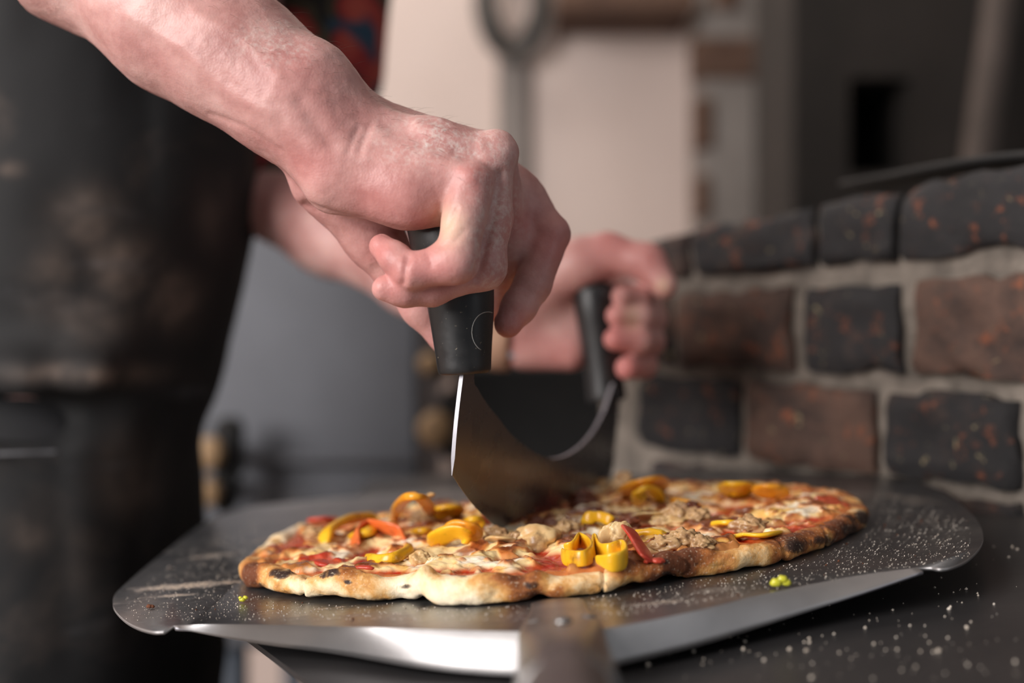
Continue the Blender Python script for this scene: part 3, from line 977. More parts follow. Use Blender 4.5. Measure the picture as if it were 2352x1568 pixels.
# melted cheese and tomato layer
NR = 320
fr = np.linspace(0.004, 1, NR)[:, None]
Rt = (RR - wid * .80 + .0008 * fbm(ct * 14, st * 14, 6, 65, 3))[None]
X, Yv = fr * Rt * ct[None], fr * Rt * st[None]
edge = sstep(1.0, .84, fr + 0 * X)
big = fbm(X * 26, Yv * 26, 0, 70, 3); med = fbm(X * 75, Yv * 75, 0, 74, 3); fine = fbm(X * 210, Yv * 210, 0, 78, 3); tiny = fbm(X * 520, Yv * 520, 0, 80, 2)
chz = sstep(-.22, .16, big * .55 + med * .6 + .50 * edge - .36)
top_w = .0100 + .0014 * chz + .0017 * med * edge + .0016 * big * edge + .0005 * fine + .00012 * tiny
top_w = top_w - .0002 * (1 - edge) - .0030 * sstep(.965, 1.0, fr + 0 * X)
blis = fbm(X * 150, Yv * 150, 3, 84, 2)
brown = sstep(.00, .28, blis * .8 + med * .35 - .05) * chz
dark = sstep(.28, .64, blis * .6 + med * .6 + .25 * vnoise(X * 22, Yv * 22, 4, 90)) * chz
top_w = top_w + .0010 * brown
lin = lambda *c: np.array(srgb(*c)[:3])
cols = lin(178, 44, 22) + 0 * X[..., None]
L = lambda m, c: m[..., None] * c + (1 - m[..., None]) * cols
cols = L(sstep(-.2, .6, fine) * .6, lin(212, 96, 36))
cols = L(chz, lin(246, 220, 164))
cols = L(chz * sstep(.0, .6, vnoise(X * 60, Yv * 60, 8, 92)) * .8, lin(240, 186, 84))
cols = L(chz * sstep(.05, .45, fbm(X * 90, Yv * 90, 2, 96, 2)) * .85, lin(255, 246, 228))
cols = L(sstep(-.12, .16, blis * .8 + med * .35) * chz * .55, lin(240, 176, 76))
cols = L(brown * .85, lin(180, 88, 30)); cols = L(dark * .85, lin(96, 40, 16))
cols = L(sstep(.90, .99, fr + 0 * X) * .7, lin(206, 140, 76))


def spot(px, py, s, c, a=.9, el=1.0):
    global cols
    q = Q(px, py, .010) - PZ
    d = np.hypot((X - q[0]) / el, Yv - q[1]) * (1 + .35 * med)
    cols = L(a * sstep(s, s * .55, d), lin(*c))


for q in [(725, 1292, .008, (186, 52, 34)), (770, 1300, .006, (176, 44, 28)), (835, 1303, .006, (180, 46, 30)), (850, 1300, .006, (150, 30, 20)), (700, 1270, .006, (190, 66, 40)), (640, 1262, .010, (204, 96, 52)), (740, 1228, .008, (196, 60, 40)), (1500, 1290, .007, (196, 54, 38)), (1470, 1297, .006, (184, 44, 28)), (1780, 1250, .010, (176, 52, 32)), (1860, 1215, .012, (170, 60, 36)), (1240, 1288, .007, (176, 60, 36)), (1280, 1300, .006, (180, 52, 30)), (1900, 1160, .012, (176, 70, 44)), (1120, 1160, .01, (190, 70, 40)),
          (1180, 1290, .006, (150, 80, 36)), (1080, 1272, .005, (150, 74, 34)), (1440, 1300, .004, (120, 60, 30))]:
    spot(*q, el=1.4)
F = np.vstack([np.stack([j * NT + ii, j * NT + (ii + 1) % NT, (j + 1) * NT + (ii + 1) % NT, (j + 1) * NT + ii], 1) for j in range(NR - 1)])
Vc = np.stack([X, Yv, top_w], 2).reshape(-1, 3)
Vc = np.vstack([Vc, [[0, 0, float(top_w[0].mean())]]])
ccol = np.vstack([cols.reshape(-1, 3), cols[0].mean(0)[None]])
faces_c = np.vstack([F, np.stack([np.full(NT, len(Vc) - 1), ii, (ii + 1) % NT, (ii + 1) % NT], 1)[:0]])
obj('cheese_layer', mesh_np('cheese_layer', Vc, F, MAT['cheese'], colors={'col': ccol}), pizza)['label'] = 'browned melted cheese over red tomato'


def strip(name, mat, pts, ra, rb, lean=0.0, n=36, flat=.7, label=None, taper=.55, seed=0):
    """a curved slice of vegetable: pts are (px, py, w)"""
    q = np.array([Q(p[0], p[1], p[2] + .0016) - PZ for p in pts]); s = smooth_path(q, n)
    T = np.gradient(s, axis=0); T /= np.linalg.norm(T, axis=1)[:, None] + 1e-9
    up = np.array([0, 0, 1.0])
    ups = []
    for t in T:
        a = np.cross(up, t); L_ = np.linalg.norm(a)
        a = a / L_ if L_ > .05 else np.array([1.0, 0, 0])
        u = np.cross(t, a); ups.append(u * math.cos(lean) + a * math.sin(lean))
    k = np.linspace(0, 1, n)
    env = taper + (1 - taper) * np.clip(np.sin(np.pi * np.clip(k * 1.0, .0, 1)) * 2.2, 0, 1)
    nz = 1 + .16 * vnoise(k * 7, 0 * k + seed, 0, seed)
    mb = MB(); mb.sweep(s, [(ra * e * (0.8 + .2 * z), rb * e * z) for e, z in zip(env, nz)], n=16, flat=flat, up=np.array(ups))
    o = mb.build(name, MAT[mat], pizza, smooth=True)
    sub = o.modifiers.new('soft', 'SUBSURF'); sub.levels = 1; sub.render_levels = 1
    if label: o['label'] = label
    return o


PS = 'pepper_strip'
# (material, path, half thickness across, half height, lean)
for i, (m, p, ra, rb, ln, lb) in enumerate([
    ('yellow', [(748, 1248, .010), (752, 1222, .014), (790, 1196, .016), (838, 1188, .014), (868, 1192, .012)], .0042, .0022, .5, 'yellow pepper strip curled at the pizza edge near the cook'),
    ('yellow', [(868, 1194, .013), (850, 1218, .015), (826, 1226, .014), (806, 1232, .011)], .0030, .0020, .3, None),
    ('orange', [(822, 1256, .010), (816, 1228, .014), (846, 1208, .016), (890, 1212, .016), (922, 1226, .013), (934, 1244, .010)], .0012, .0042, -.5, 'orange pepper strip'),
    ('amber', [(908, 1190, .012), (916, 1162, .024), (938, 1141, .033), (964, 1142, .033), (982, 1160, .025), (990, 1186, .012)], .0034, .0020, .0, 'amber pepper strip arching up'),
    ('yellow', [(992, 1252, .010), (1008, 1236, .014), (1040, 1222, .017), (1072, 1226, .016), (1088, 1242, .012)], .0050, .0018, .9, None),
    ('amber', [(1020, 1222, .017), (1050, 1207, .020), (1078, 1212, .019), (1093, 1232, .014), (1090, 1250, .010)], .0042, .0016, .7, None),
    ('yellow', [(842, 1280, .0105), (868, 1285, .0115), (906, 1280, .0125), (934, 1266, .0125), (944, 1256, .011)], .0022, .0028, .35, None),
    ('yellow', [(1066, 1208, .012), (1084, 1194, .017), (1100, 1196, .016), (1106, 1214, .012)], .0032, .0018, .3, None),
    ('yellow', [(950, 1224, .010), (968, 1220, .0125), (990, 1222, .011)], .0030, .0016, .4, None),
    ('yellow', [(1290, 1268, .012), (1300, 1280, .012), (1340, 1282, .0125), (1362, 1268, .0125), (1354, 1250, .0125), (1330, 1240, .013), (1316, 1256, .0125), (1296, 1260, .012)], .0010, .0036, .15, 'yellow pepper ring standing beside the crust'),
    ('yellow', [(1362, 1270, .0125), (1366, 1240, .014), (1376, 1262, .0125), (1398, 1270, .0125), (1430, 1262, .013), (1436, 1282, .012), (1404, 1292, .0115), (1368, 1284, .012)], .0010, .0038, .1, None),
    ('yellow', [(1338, 1204, .012), (1352, 1190, .015), (1376, 1186, .0155), (1398, 1194, .014), (1402, 1208, .011)], .0014, .0030, .2, None),
    ('amber', [(1424, 1140, .013), (1448, 1122, .020), (1486, 1106, .024), (1516, 1108, .021), (1526, 1126, .014)], .0044, .0018, .5, None),
    ('yellow', [(1462, 1158, .012), (1468, 1138, .018), (1476, 1124, .021), (1500, 1130, .018), (1522, 1152, .012)], .0040, .0018, .4, None),
    ('yellow', [(1662, 1132, .013), (1690, 1120, .018), (1728, 1132, .013)], .0062, .0018, .6, None),
    ('amber', [(1742, 1138, .013), (1766, 1124, .017), (1806, 1140, .012)], .0056, .0016, .6, None),
    ('yellow', [(1458, 1228, .0115), (1490, 1224, .0125), (1532, 1230, .011)], .0034, .0022, .3, None),
    ('yellow', [(1664, 1238, .0085), (1710, 1228, .010), (1752, 1229, .010), (1790, 1222, .0085)], .0044, .0012, .2, None),
    ('yellow', [(1006, 1192, .012), (1020, 1170, .018), (1042, 1168, .018), (1052, 1186, .012)], .0050, .0018, .3, None),
    ('yellow', [(1640, 1205, .010), (1668, 1200, .012), (1704, 1206, .010)], .0036, .0014, .2, None),
    ('amber', [(1545, 1150, .012), (1575, 1152, .013), (1610, 1160, .011)], .004, .0016, .2, None),
]):
    strip(PS, m, p, ra, rb, ln, label=lb or {'yellow': 'yellow pepper strip', 'amber': 'amber pepper strip'}[m], seed=i)
for i, (p, ra, rb, ln) in enumerate([
    ([(1436, 1204, .018), (1452, 1226, .0165), (1468, 1250, .0135), (1482, 1274, .0115), (1490, 1286, .0100)], .0042, .0011, .6),
    ([(1092, 1200, .012), (1106, 1190, .014), (1124, 1198, .011)], .0026, .0016, .4),
    ([(712, 1198, .011), (738, 1192, .013), (762, 1194, .011)], .0040, .0014, .2),
    ([(706, 1296, .0095), (728, 1290, .0105), (760, 1298, .0095)], .0042, .0012, .1),
    ([(812, 1306, .0095), (838, 1302, .0105), (866, 1306, .0095)], .0036, .0012, .1),
    ([(1478, 1290, .0085), (1500, 1285, .0092), (1524, 1290, .0085)], .0034, .0010, .1),
]):
    strip('tomato_piece', 'red', p, ra, rb, ln, seed=30 + i)
for i, (p, ra, rb, ln) in enumerate([
    ([(1458, 1194, .0105), (1486, 1186, .0125), (1508, 1184, .0130), (1526, 1192, .0105)], .0075, .0006, .35),
    ([(1130, 1244, .011), (1150, 1236, .014), (1174, 1248, .011)], .0050, .0011, .3),
    ([(976, 1146, .026), (986, 1138, .029), (996, 1134, .031)], .0014, .0009, .3),
]):
    strip('onion_piece', 'onion', p, ra, rb, ln, seed=50 + i)


def lump(name, mat, px, py, w, rx, ry, rz, seed, label=None, amp=.11):
    if mat == 'onion': amp = .02
    c = Q(px, py, w + .0012) - PZ
    n, m = 64, 36
    t = np.linspace(0, 2 * math.pi, n, endpoint=False)[None]; f = np.linspace(.02, math.pi - .02, m)[:, None]
    x, y, z = np.cos(t) * np.sin(f), np.sin(t) * np.sin(f), np.cos(f) + 0 * t
    k = 1 + .24 * fbm(x * 1.8, y * 1.8, z * 1.8, seed, 2) + amp * fbm(x * 4.0, y * 4.0, z * 4.0, seed + 3, 3)
    V = np.stack([c[0] + rx * x * k, c[1] + ry * y * k, c[2] + rz * z * k], 2).reshape(-1, 3)
    jj = np.arange(n)
    F = np.vstack([np.stack([r * n + jj, (r + 1) * n + jj, (r + 1) * n + (jj + 1) % n, r * n + (jj + 1) % n], 1) for r in range(m - 1)])
    o = obj(name, mesh_np(name, V, F, MAT[mat]), pizza)
    if label: o['label'] = label
    return o


for i, (px, py, w, rx, ry, rz, mt) in enumerate([
    (1142, 1232, .0125, .0060, .0055, .0042, 'sausage'), (1530, 1250, .0115, .0070, .006, .0042, 'sausage'), (1570, 1240, .0125, .0070, .006, .0045, 'sausage'), (1610, 1250, .011, .0060, .006, .0040, 'sausage'),
    (1560, 1182, .0135, .0075, .006, .0060, 'sausage'), (1600, 1186, .0125, .0065, .006, .0045, 'sausage'), (1300, 1216, .012, .0060, .006, .0045, 'sausage'), (1232, 1246, .0105, .0120, .0090, .0085, 'onion'), (1268, 1240, .0110, .0050, .005, .0030, 'burnt'), (1720, 1206, .0115, .0075, .006, .0042, 'sausage'),
    (968, 1192, .0135, .0070, .006, .0042, 'sausage'), (1430, 1118, .014, .0065, .006, .0080, 'sausage'), (1435, 1202, .0120, .008, .006, .003, 'burnt'), (1340, 1150, .012, .008, .007, .005, 'burnt'), (1500, 1140, .013, .006, .006, .005, 'burnt'),
    (720, 1225, .0105, .006, .006, .003, 'sausage'), (1586, 1168, .016, .005, .004, .003, 'burnt'), (1180, 1240, .0125, .0050, .005, .004, 'sausage'), (968, 1286, .0105, .0052, .0040, .0038, 'onion'), (1412, 1236, .0135, .0078, .0022, .0066, 'onion'), (1424, 1222, .0165, .0050, .0020, .0048, 'onion'), (1000, 1290, .0100, .0036, .0032, .0026, 'onion'), (1450, 1176, .012, .006, .006, .003, 'onion'), (1540, 1196, .0115, .009, .007, .003, 'onion'),
]):
    lump({'sausage': 'sausage_chunk', 'burnt': 'charred_cheese', 'onion': 'onion_piece'}[mt], mt, px, py, w, rx, ry, rz, 100 + 7 * i)

# crumbs and flour on the metal
def crumb(mat, px, py, parts, label, name='pepper_crumb'):
    c = Q(px, py, .0006); b = MB()
    for (dx, dz, r) in parts:
        t = [np.array([dx - r, 0, dz]), np.array([dx - r * .4, .0004, dz + r * .3]), np.array([dx + r * .5, -.0003, dz + r * .2]), np.array([dx + r, 0, dz])]
        b.sweep(t, [r * .35, r * .8, r * .75, r * .3], n=8, up=(0, 1, 0))
    o = b.build(name, MAT[mat], None, FR @ Matrix.Translation(Vector(c)), smooth=True)
    tag(o, label, 'crumb')


crumb('crumb_green', 560, 1381, [(-.0006, .0006, .0013), (.0008, .0014, .0011), (-.0014, .0016, .0008)], 'tiny yellow-green crumb on the peel before the pale crust')
crumb('crumb_green', 1795, 1347, [(-.0020, .0012, .0022), (.0006, .0024, .0020), (.0020, .0010, .0018)], 'larger yellow-green crumb on the peel near its bent edge')
crumb('crumb_brown', 346, 1396, [(-.0006, .0005, .0012), (.0008, .0004, .0010)], 'small brown crumb on the rounded peel corner', 'crust_crumb')
crumb('crumb_brown', 1970, 1206, [(.0, .0006, .0016)], 'dark crumb on the peel touching the charred crust', 'crust_crumb')


def grains(name, n, sample, w, rlo, rhi, seed, label, mat='flour'):
    r = np.random.default_rng(seed)
    V, F = [], []
    base = np.array([(1, 0, 0), (-1, 0, 0), (0, 1, 0), (0, -1, 0), (0, 0, 1), (0, 0, -1)], float)
    tri = [(0, 2, 4), (2, 1, 4), (1, 3, 4), (3, 0, 4), (2, 0, 5), (1, 2, 5), (3, 1, 5), (0, 3, 5)]
    for _ in range(n):
        u, v = sample(r)
        s = rlo + (rhi - rlo) * r.random() ** 3
        b = len(V); V += [np.array([u, v, w + s * .5]) + base[i] * s * (.7 + .6 * r.random()) for i in range(6)]
        F += [[b + i for i in t] for t in tri]
    o = obj(name, mesh_np(name, np.array(V), F, MAT[mat], True), None, FR)
    tag(o, label, 'flour', kind='stuff')


def on_peel(r):
    while True:
        px, py = r.uniform(290, 2230), r.uniform(1120, 1425)
        q = Q(px, py, 0)
        d = math.hypot(q[0] - pc[0], q[1] - pc[1]); t = math.atan2(q[1] - pc[1], q[0] - pc[0])
        if d < np.interp(t, TH, RR, period=2 * math.pi) + .001: continue
        if px < 600 and py < 1395 - (px - 260) * .75: continue
        if px > 1400 and py > 1420 - (px - 1400) * .17: continue
        if px > 2000 and py < 1095 + (px - 2000) * .45: continue
        return q[0], q[1]


grains('flour_grains', 6000, on_peel, .0, .00007, .00034, 5, 'specks of flour and semolina scattered over the peel')
grains('burnt_specks', 90, on_peel, .0, .0002, .0007, 15, 'dark burnt specks scattered over the peel', 'crumb_brown')
grains('flour_dust', 260, lambda r: tuple(Q(r.uniform(1450, 2340), r.uniform(1230, 1560), -.0165)[:2]), -.0165, .0002, .0010, 8, 'white flour specks scattered over the black worktop')
# ------------------------------------------------------------------ mezzaluna (two-handled rocking knife)
HA = 0.567                                                     # depth of the near handle's axis
mN, mF = P(1060, 860, 0.561), P(1420, 926, 0.812)
mdir = mF - mN; mlen = np.linalg.norm(mdir); mdir /= mlen
mdown = P(1040, 1092, 0.561) - P(1062, 862, 0.561); mdown -= 0.0; mdown /= np.linalg.norm(mdown)
mnor = np.cross(mdir, mdown); mnor /= np.linalg.norm(mnor)


def on_blade(px, py):
    d = np.array([(px - CX) / FPX, 1.0, -(py - HY) / FPX]); c = np.array([0, 0, CAM_Z])
    p = c + d * (((mN - c) @ mnor) / (d @ mnor)) - mN
    A = np.stack([mdir, mdown], 1)
    return np.linalg.lstsq(A, p, rcond=None)[0]


up_pts = [(-0.0005, -0.02), (0.010, -0.02)] + [tuple(on_blade(*q)) for q in
          [(1085, 868), (1094, 892), (1115, 926), (1140, 958), (1170, 996), (1200, 1022), (1232, 1043), (1265, 1052), (1300, 1044), (1335, 1020), (1362, 988), (1380, 955), (1390, 930)]] + [(mlen - 0.012, -0.018), (mlen + 0.0, -0.018)]
lo_pts = [tuple(on_blade(*q)) for q in [(1040, 1092), (1060, 1123), (1090, 1163), (1128, 1200), (1160, 1224)]]
lo_pts = [(0.0, 0.0)] and lo_pts
t_mid = 0.0835
lo_pts += [(0.5 * mlen, t_mid - 0.0006), (0.62 * mlen, t_mid - 0.001), (0.76 * mlen, t_mid - 0.010), (0.90 * mlen, t_mid - 0.026), (mlen, 0.046)]
up_pts.sort(key=lambda q: q[0]); lo_pts.sort(key=lambda q: q[0])
NB, NT_ = 120, 26
ss = np.concatenate([np.linspace(0, 0.03, 30), np.linspace(0.03, mlen, NB - 29)[1:]])
lo_s = smooth_path(lo_pts, 400); up_s = smooth_path(up_pts, 500)
tl = np.interp(ss, lo_s[:, 0], lo_s[:, 1]); tu = np.interp(ss, up_s[:, 0], up_s[:, 1])
tu[0] = -0.02
wz = [loc_of(mN + mdir * s)[2] for s in ss]; wd_ = float(np.dot(mdown, WA))
tl = np.minimum(tl, [(.0010 - a) / wd_ for a in wz])          # the edge stops on the metal of the peel
V, faces = [], []
bw = 0.0009
for side in (1, -1):
    for i, s in enumerate(ss):
        for j in range(NT_):
            f = j / (NT_ - 1)
            t = tu[i] + (tl[i] - tu[i]) * f
            depth = tl[i] - t                                    # distance from the cutting edge
            half = bw * min(1.0, 0.12 + depth / 0.009)
            bow = 0.0013 * math.sin(math.pi * min(max(t, 0), 0.045) / 0.045) * max(0, 1 - s / 0.05)
            V.append(mN + mdir * (s - bow) + mdown * t + mnor * half * side)
n1 = len(ss) * NT_
g = lambda k, i, j: k * n1 + i * NT_ + j
for i in range(len(ss) - 1):
    for j in range(NT_ - 1):
        faces.append([g(0, i, j), g(0, i + 1, j), g(0, i + 1, j + 1), g(0, i, j + 1)])
        faces.append([g(1, i, j), g(1, i, j + 1), g(1, i + 1, j + 1), g(1, i + 1, j)])
    faces.append([g(0, i, NT_ - 1), g(0, i + 1, NT_ - 1), g(1, i + 1, NT_ - 1), g(1, i, NT_ - 1)])
    faces.append([g(0, i, 0), g(1, i, 0), g(1, i + 1, 0), g(0, i + 1, 0)])
for j in range(NT_ - 1):
    faces.append([g(0, 0, j), g(0, 0, j + 1), g(1, 0, j + 1), g(1, 0, j)])
    faces.append([g(0, len(ss) - 1, j), g(1, len(ss) - 1, j), g(1, len(ss) - 1, j + 1), g(0, len(ss) - 1, j + 1)])

mz_base = (mN + mF) / 2
mz = tag(empty('mezzaluna', Matrix.Translation(mz_base)), 'two-handled rocking knife with curved steel blade and black handles cutting the pizza', 'knife')
bl_me = mesh_np('blade', np.array(V) - mz_base, faces, [MAT['blade'], MAT['ground']], mat_idx=([0] * (2 * (NT_ - 1) + 1) + [1]) * (len(ss) - 1) + [1] * (2 * (NT_ - 1)))
bl = obj('blade', bl_me, mz); set_auto(bl_me, 28)


def grip(name, pts, label):
    """pts: (px, py, Y, r_px) from the bottom up, with a flat rounded foot and a domed top"""
    q = smooth_path([(*P(a, b, c), r * c / FPX) for a, b, c, r in pts], 40)
    ax, rr = q[:, :3], q[:, 3]
    d = ax[1] - ax[0]; d /= np.linalg.norm(d)
    foot = [(ax[0] - d * 0.0008, rr[0] * 0.55), (ax[0] - d * 0.0008, rr[0] * 0.90), (ax[0] - d * 0.0003, rr[0] * 0.965), (ax[0] + d * 0.0008, rr[0])]
    e = ax[-1] - ax[-2]; e /= np.linalg.norm(e)
    dome = [(ax[-1] + e * rr[-1] * 0.55 * math.sin(t), rr[-1] * math.cos(t)) for t in np.linspace(0.2, 1.5, 8)]
    path = [f[0] for f in foot] + list(ax[2:]) + [f[0] for f in dome]
    rad = [f[1] for f in foot] + list(rr[2:]) + [f[1] for f in dome]
    # rings are all taken square to the local axis direction so the foot stays flat
    mb = MB(); n = 64; rings = []
    side = np.cross(d, (0, 1, 0)); side /= np.linalg.norm(side); fw = np.cross(side, d)
    for c, r in zip(path, rad):
        rings.append([np.asarray(c) - mz_base + r * (math.cos(2 * math.pi * k / n) * side + math.sin(2 * math.pi * k / n) * fw) for k in range(n)])
    m = len(rings)
    f = [[i * n + k, (i + 1) * n + k, (i + 1) * n + (k + 1) % n, i * n + (k + 1) % n] for i in range(m - 1) for k in range(n)]
    f += [list(range(n)), [(m - 1) * n + k for k in range(n)][::-1]]
    mb.add([v for r in rings for v in r], f)
    o = mb.build(name, MAT['handle'], mz, smooth=True); set_auto(o.data, 50)
    o['label'] = label
    return o, ax, rr


h1, hax, hrr = grip('handle', [(1067, 854, HA, 61), (1064, 800, HA, 66), (1058, 700, HA, 77), (1046, 620, HA, 86), (1030, 540, HA, 92), (1012, 490, HA, 84)], 'black moulded handle in the front fist')
grip('handle', [(1394, 917, 0.806, 45), (1386, 850, 0.806, 43), (1378, 780, 0.806, 45), (1369, 710, 0.806, 49), (1364, 670, 0.806, 47)], 'black moulded handle in the rear hand')
# moulding mark: a thin oval line on the near handle
mk = []
for t in np.linspace(0.35, 1.35, 30) * math.pi:
    px, py = 1122 + 36 * math.cos(t), 762 - 46 * math.sin(t)
    k = int(np.argmin(abs(np.array([HY + (CAM_Z - a[2]) * FPX / a[1] for a in hax]) - py)))
    axp, r = hax[k], hrr[k] + 0.0001
    x = (px - CX) * HA / FPX - axp[0]
    if abs(x) < r * 0.985:
        mk.append(np.array([axp[0] + x, axp[1] - math.sqrt(r * r - x * x), P(px, py, axp[1] - 0.01)[2]]) - mz_base)
b = MB(); b.sweep(mk, [0.00022] * len(mk), n=6)
b.build('moulding_mark', MAT['mark'], h1, smooth=True)

# ------------------------------------------------------------------ the cook
def proj(V):
    return CX + V[:, 0] * FPX / V[:, 1], HY - (V[:, 2] - CAM_Z) * FPX / V[:, 1]


def vnormals(V, F):
    a, b, c, d = (V[F[:, i]] for i in range(4))
    fn = np.cross(c - a, d - b)
    N = np.zeros_like(V)
    for q in range(4):
        for w in range(3):
            N[:, w] += np.bincount(F[:, q], fn[:, w], len(V))
    return N / (np.linalg.norm(N, axis=1)[:, None] + 1e-12)


def seg_dist(x, y, pts):
    d = np.full(x.shape, 1e9)
    for (x0, y0), (x1, y1) in zip(pts[:-1], pts[1:]):
        dx, dy = x1 - x0, y1 - y0
        t = np.clip(((x - x0) * dx + (y - y0) * dy) / (dx * dx + dy * dy), 0, 1)
        d = np.minimum(d, np.hypot(x - x0 - t * dx, y - y0 - t * dy))
    return d


# right arm and fist
g_arm = chain([(-150, -380, .62, 200), (168, -145, .603, 176), (418, 50, .585, 152), (558, 144, .574, 134), (690, 246, .565, 116)], .02, squash=(0.1, 1, 0), amt=1.16)
g_arm += [Cone(P(735, 158, .556), P(742, 172, .556), .0078, .0078, .012)]                      # wrist bone
g_palm = chain([(690, 246, .565, 112), (760, 322, .562, 96)], .02, squash=(0, 1, 0), amt=1.25)
g_palm += chain([(745, 335, .551, 70), (1078, 428, .540, 56)], .012)                            # metacarpals
g_palm += chain([(752, 285, .560, 72), (1000, 345, .553, 62), (1122, 366, .552, 56)], .010)
g_palm += chain([(756, 262, .575, 68), (1112, 366, .574, 60)], .010)
g_palm += chain([(752, 275, .588, 64), (1100, 392, .598, 58)], .010)
g_palm += chain([(770, 420, .550, 72), (940, 452, .546, 64), (1010, 470, .550, 45)], .012)      # heel of the hand
g_palm += chain([(800, 405, .575, 72), (1040, 420, .576, 62)], .012)
g_thumb = chain([(740, 420, .578, 72), (860, 548, .588, 58), (915, 625, .592, 50)], .010) + chain([(915, 625, .592, 50), (968, 700, .590, 45), (1030, 790, .592, 34)], .006)
g_pinky = chain([(1080, 428, .538, 56), (1048, 600, .529, 47)], .006) + chain([(1046, 602, .529, 46), (948, 622, .530, 43)], .006) + chain([(944, 626, .530, 38), (908, 592, .534, 36), (878, 566, .538, 30)], .003)
g_ring = chain([(1125, 368, .551, 58), (1122, 500, .550, 48), (1110, 612, .549, 51)], .006) + chain([(1110, 612, .549, 51), (990, 660, .541, 40), (930, 666, .537, 36), (884, 662, .536, 30)], .005)
g_mid = chain([(1125, 368, .574, 60), (1172, 548, .594, 50), (1128, 690, .610, 42), (1060, 720, .610, 36)], .006)
g_index = chain([(1118, 392, .598, 62), (1190, 452, .598, 50), (1266, 536, .594, 42)], .010) + chain([(1266, 540, .593, 43), (1224, 652, .587, 43), (1192, 705, .583, 40), (1167, 743, .580, 33)], .003)
g_knuck = [Cone(P(1148, 338, .552), P(1152, 345, .552), .0062, .0062, .004)]
groups = [(g_arm, .0), (g_palm, .022), (g_thumb, .010), (g_index, .006), (g_mid, .005), (g_ring, .0028), (g_pinky, .0016), (g_knuck, .008)]
Va, Fa = implicit(groups, 0.00095, clip=(P(-160, 1000, .5) * [1, 0, 0] + [0, .48, .9], np.array([.08, .68, 1.30])))
Va = relax(Va, Fa, 2)
Na = vnormals(Va, Fa)
x, y = proj(Va)
front = sstep(0.0, 0.35, -(Na[:, 1]))
disp = np.zeros(len(Va))


def crease(pts, w, depth, ymax=9.0):
    global disp
    d = seg_dist(x, y, pts)
    disp = disp - depth * np.exp(-(d / w) ** 2) * front * (Va[:, 1] < ymax)


crease([(985, 522), (1003, 498), (1014, 470)], 7, .0004)
crease([(1003, 545), (1030, 515), (1048, 480)], 7, .0006)
crease([(1015, 566), (1045, 556), (1066, 530)], 6, .0004)
crease([(936, 592), (930, 620), (926, 650)], 8, .0011)
crease([(984, 586), (992, 606)], 9, .0006)
crease([(1150, 400), (1142, 470), (1116, 560), (1096, 640)], 10, .0016)                         # groove pinky / ring
crease([(700, 470), (780, 500), (860, 522), (935, 540)], 10, .0014)
crease([(690, 235), (730, 290), (760, 330)], 22, .0012)                                         # wrist hollow
crease([(960, 290), (1050, 320), (1100, 330)], 16, -.0012)                                      # tendons
crease([(860, 300), (960, 350), (1080, 400)], 20, -.0007)
crease([(1048, 352), (1095, 385), (1120, 420)], 18, .0004)
crease([(825, 345), (850, 290)], 9, .0006); crease([(800, 350), (822, 296)], 8, .0005)
crease([(300, 40), (420, 110), (520, 210), (620, 260)], 16, -.0008)                             # veins
crease([(450, 30), (560, 90), (640, 170)], 14, -.0006)
crease([(480, 262), (560, 290), (640, 345)], 7, .0005)
disp += .00012 * fbm(Va[:, 0] * 260, Va[:, 1] * 260, Va[:, 2] * 260, 3, 3) + .00035 * fbm(Va[:, 0] * 60, Va[:, 1] * 60, Va[:, 2] * 60, 5, 2)
Va = Va + Na * disp[:, None]
# skin flush: finger joints, heel of the hand; flour dust on the back of the hand
fl = np.zeros(len(Va))
for (a, b2, r, s) in [(900, 470, 110, .32), (1000, 620, 90, .5), (1090, 400, 60, .35), (870, 575, 45, .55), (900, 660, 60, .5), (1270, 560, 60, .5), (1170, 740, 60, .35), (690, 160, 60, .3), (730, 380, 60, .35), (1010, 360, 70, .2), (1200, 520, 50, .45)]:
    fl = np.maximum(fl, s * np.exp(-((x - a) ** 2 + (y - b2) ** 2) / r ** 2))
flour = np.maximum(np.exp(-((x - 1010) ** 2 / 150 ** 2 + (y - 320) ** 2 / 60 ** 2)), .8 * np.exp(-((x - 1130) ** 2 / 60 ** 2 + (y - 500) ** 2 / 200 ** 2)))
flour = np.maximum(flour, .7 * np.exp(-((x - 640) ** 2 / 120 ** 2 + (y - 90) ** 2 / 60 ** 2)))
yel = np.exp(-((x - 1030) ** 2 / 40 ** 2 + (y - 520) ** 2 / 45 ** 2))

# fine hairs on the forearm and the back of the hand
hr = np.random.default_rng(3)
okv = np.nonzero((x > 250) & (x < 1090) & (Na[:, 2] > .15) & (y < 420) & (Na[:, 1] < .35))[0]
hb = MB(); along = P(1100, 330, .56) - P(420, 40, .585); along /= np.linalg.norm(along)
for vi in hr.choice(okv, 420, replace=False):
    n_, L_ = Na[vi], hr.uniform(.004, .009)
    d1 = along * .75 + n_ * hr.uniform(.25, .6) + hr.normal(0, .16, 3)
    d2 = d1 - n_ * .35
    p0 = Va[vi] - n_ * .0003
    hb.sweep([p0, p0 + d1 * L_ * .5, p0 + d1 * L_ * .5 + d2 * L_ * .5], [.00004, .00003, .00001], n=3, cap=False)

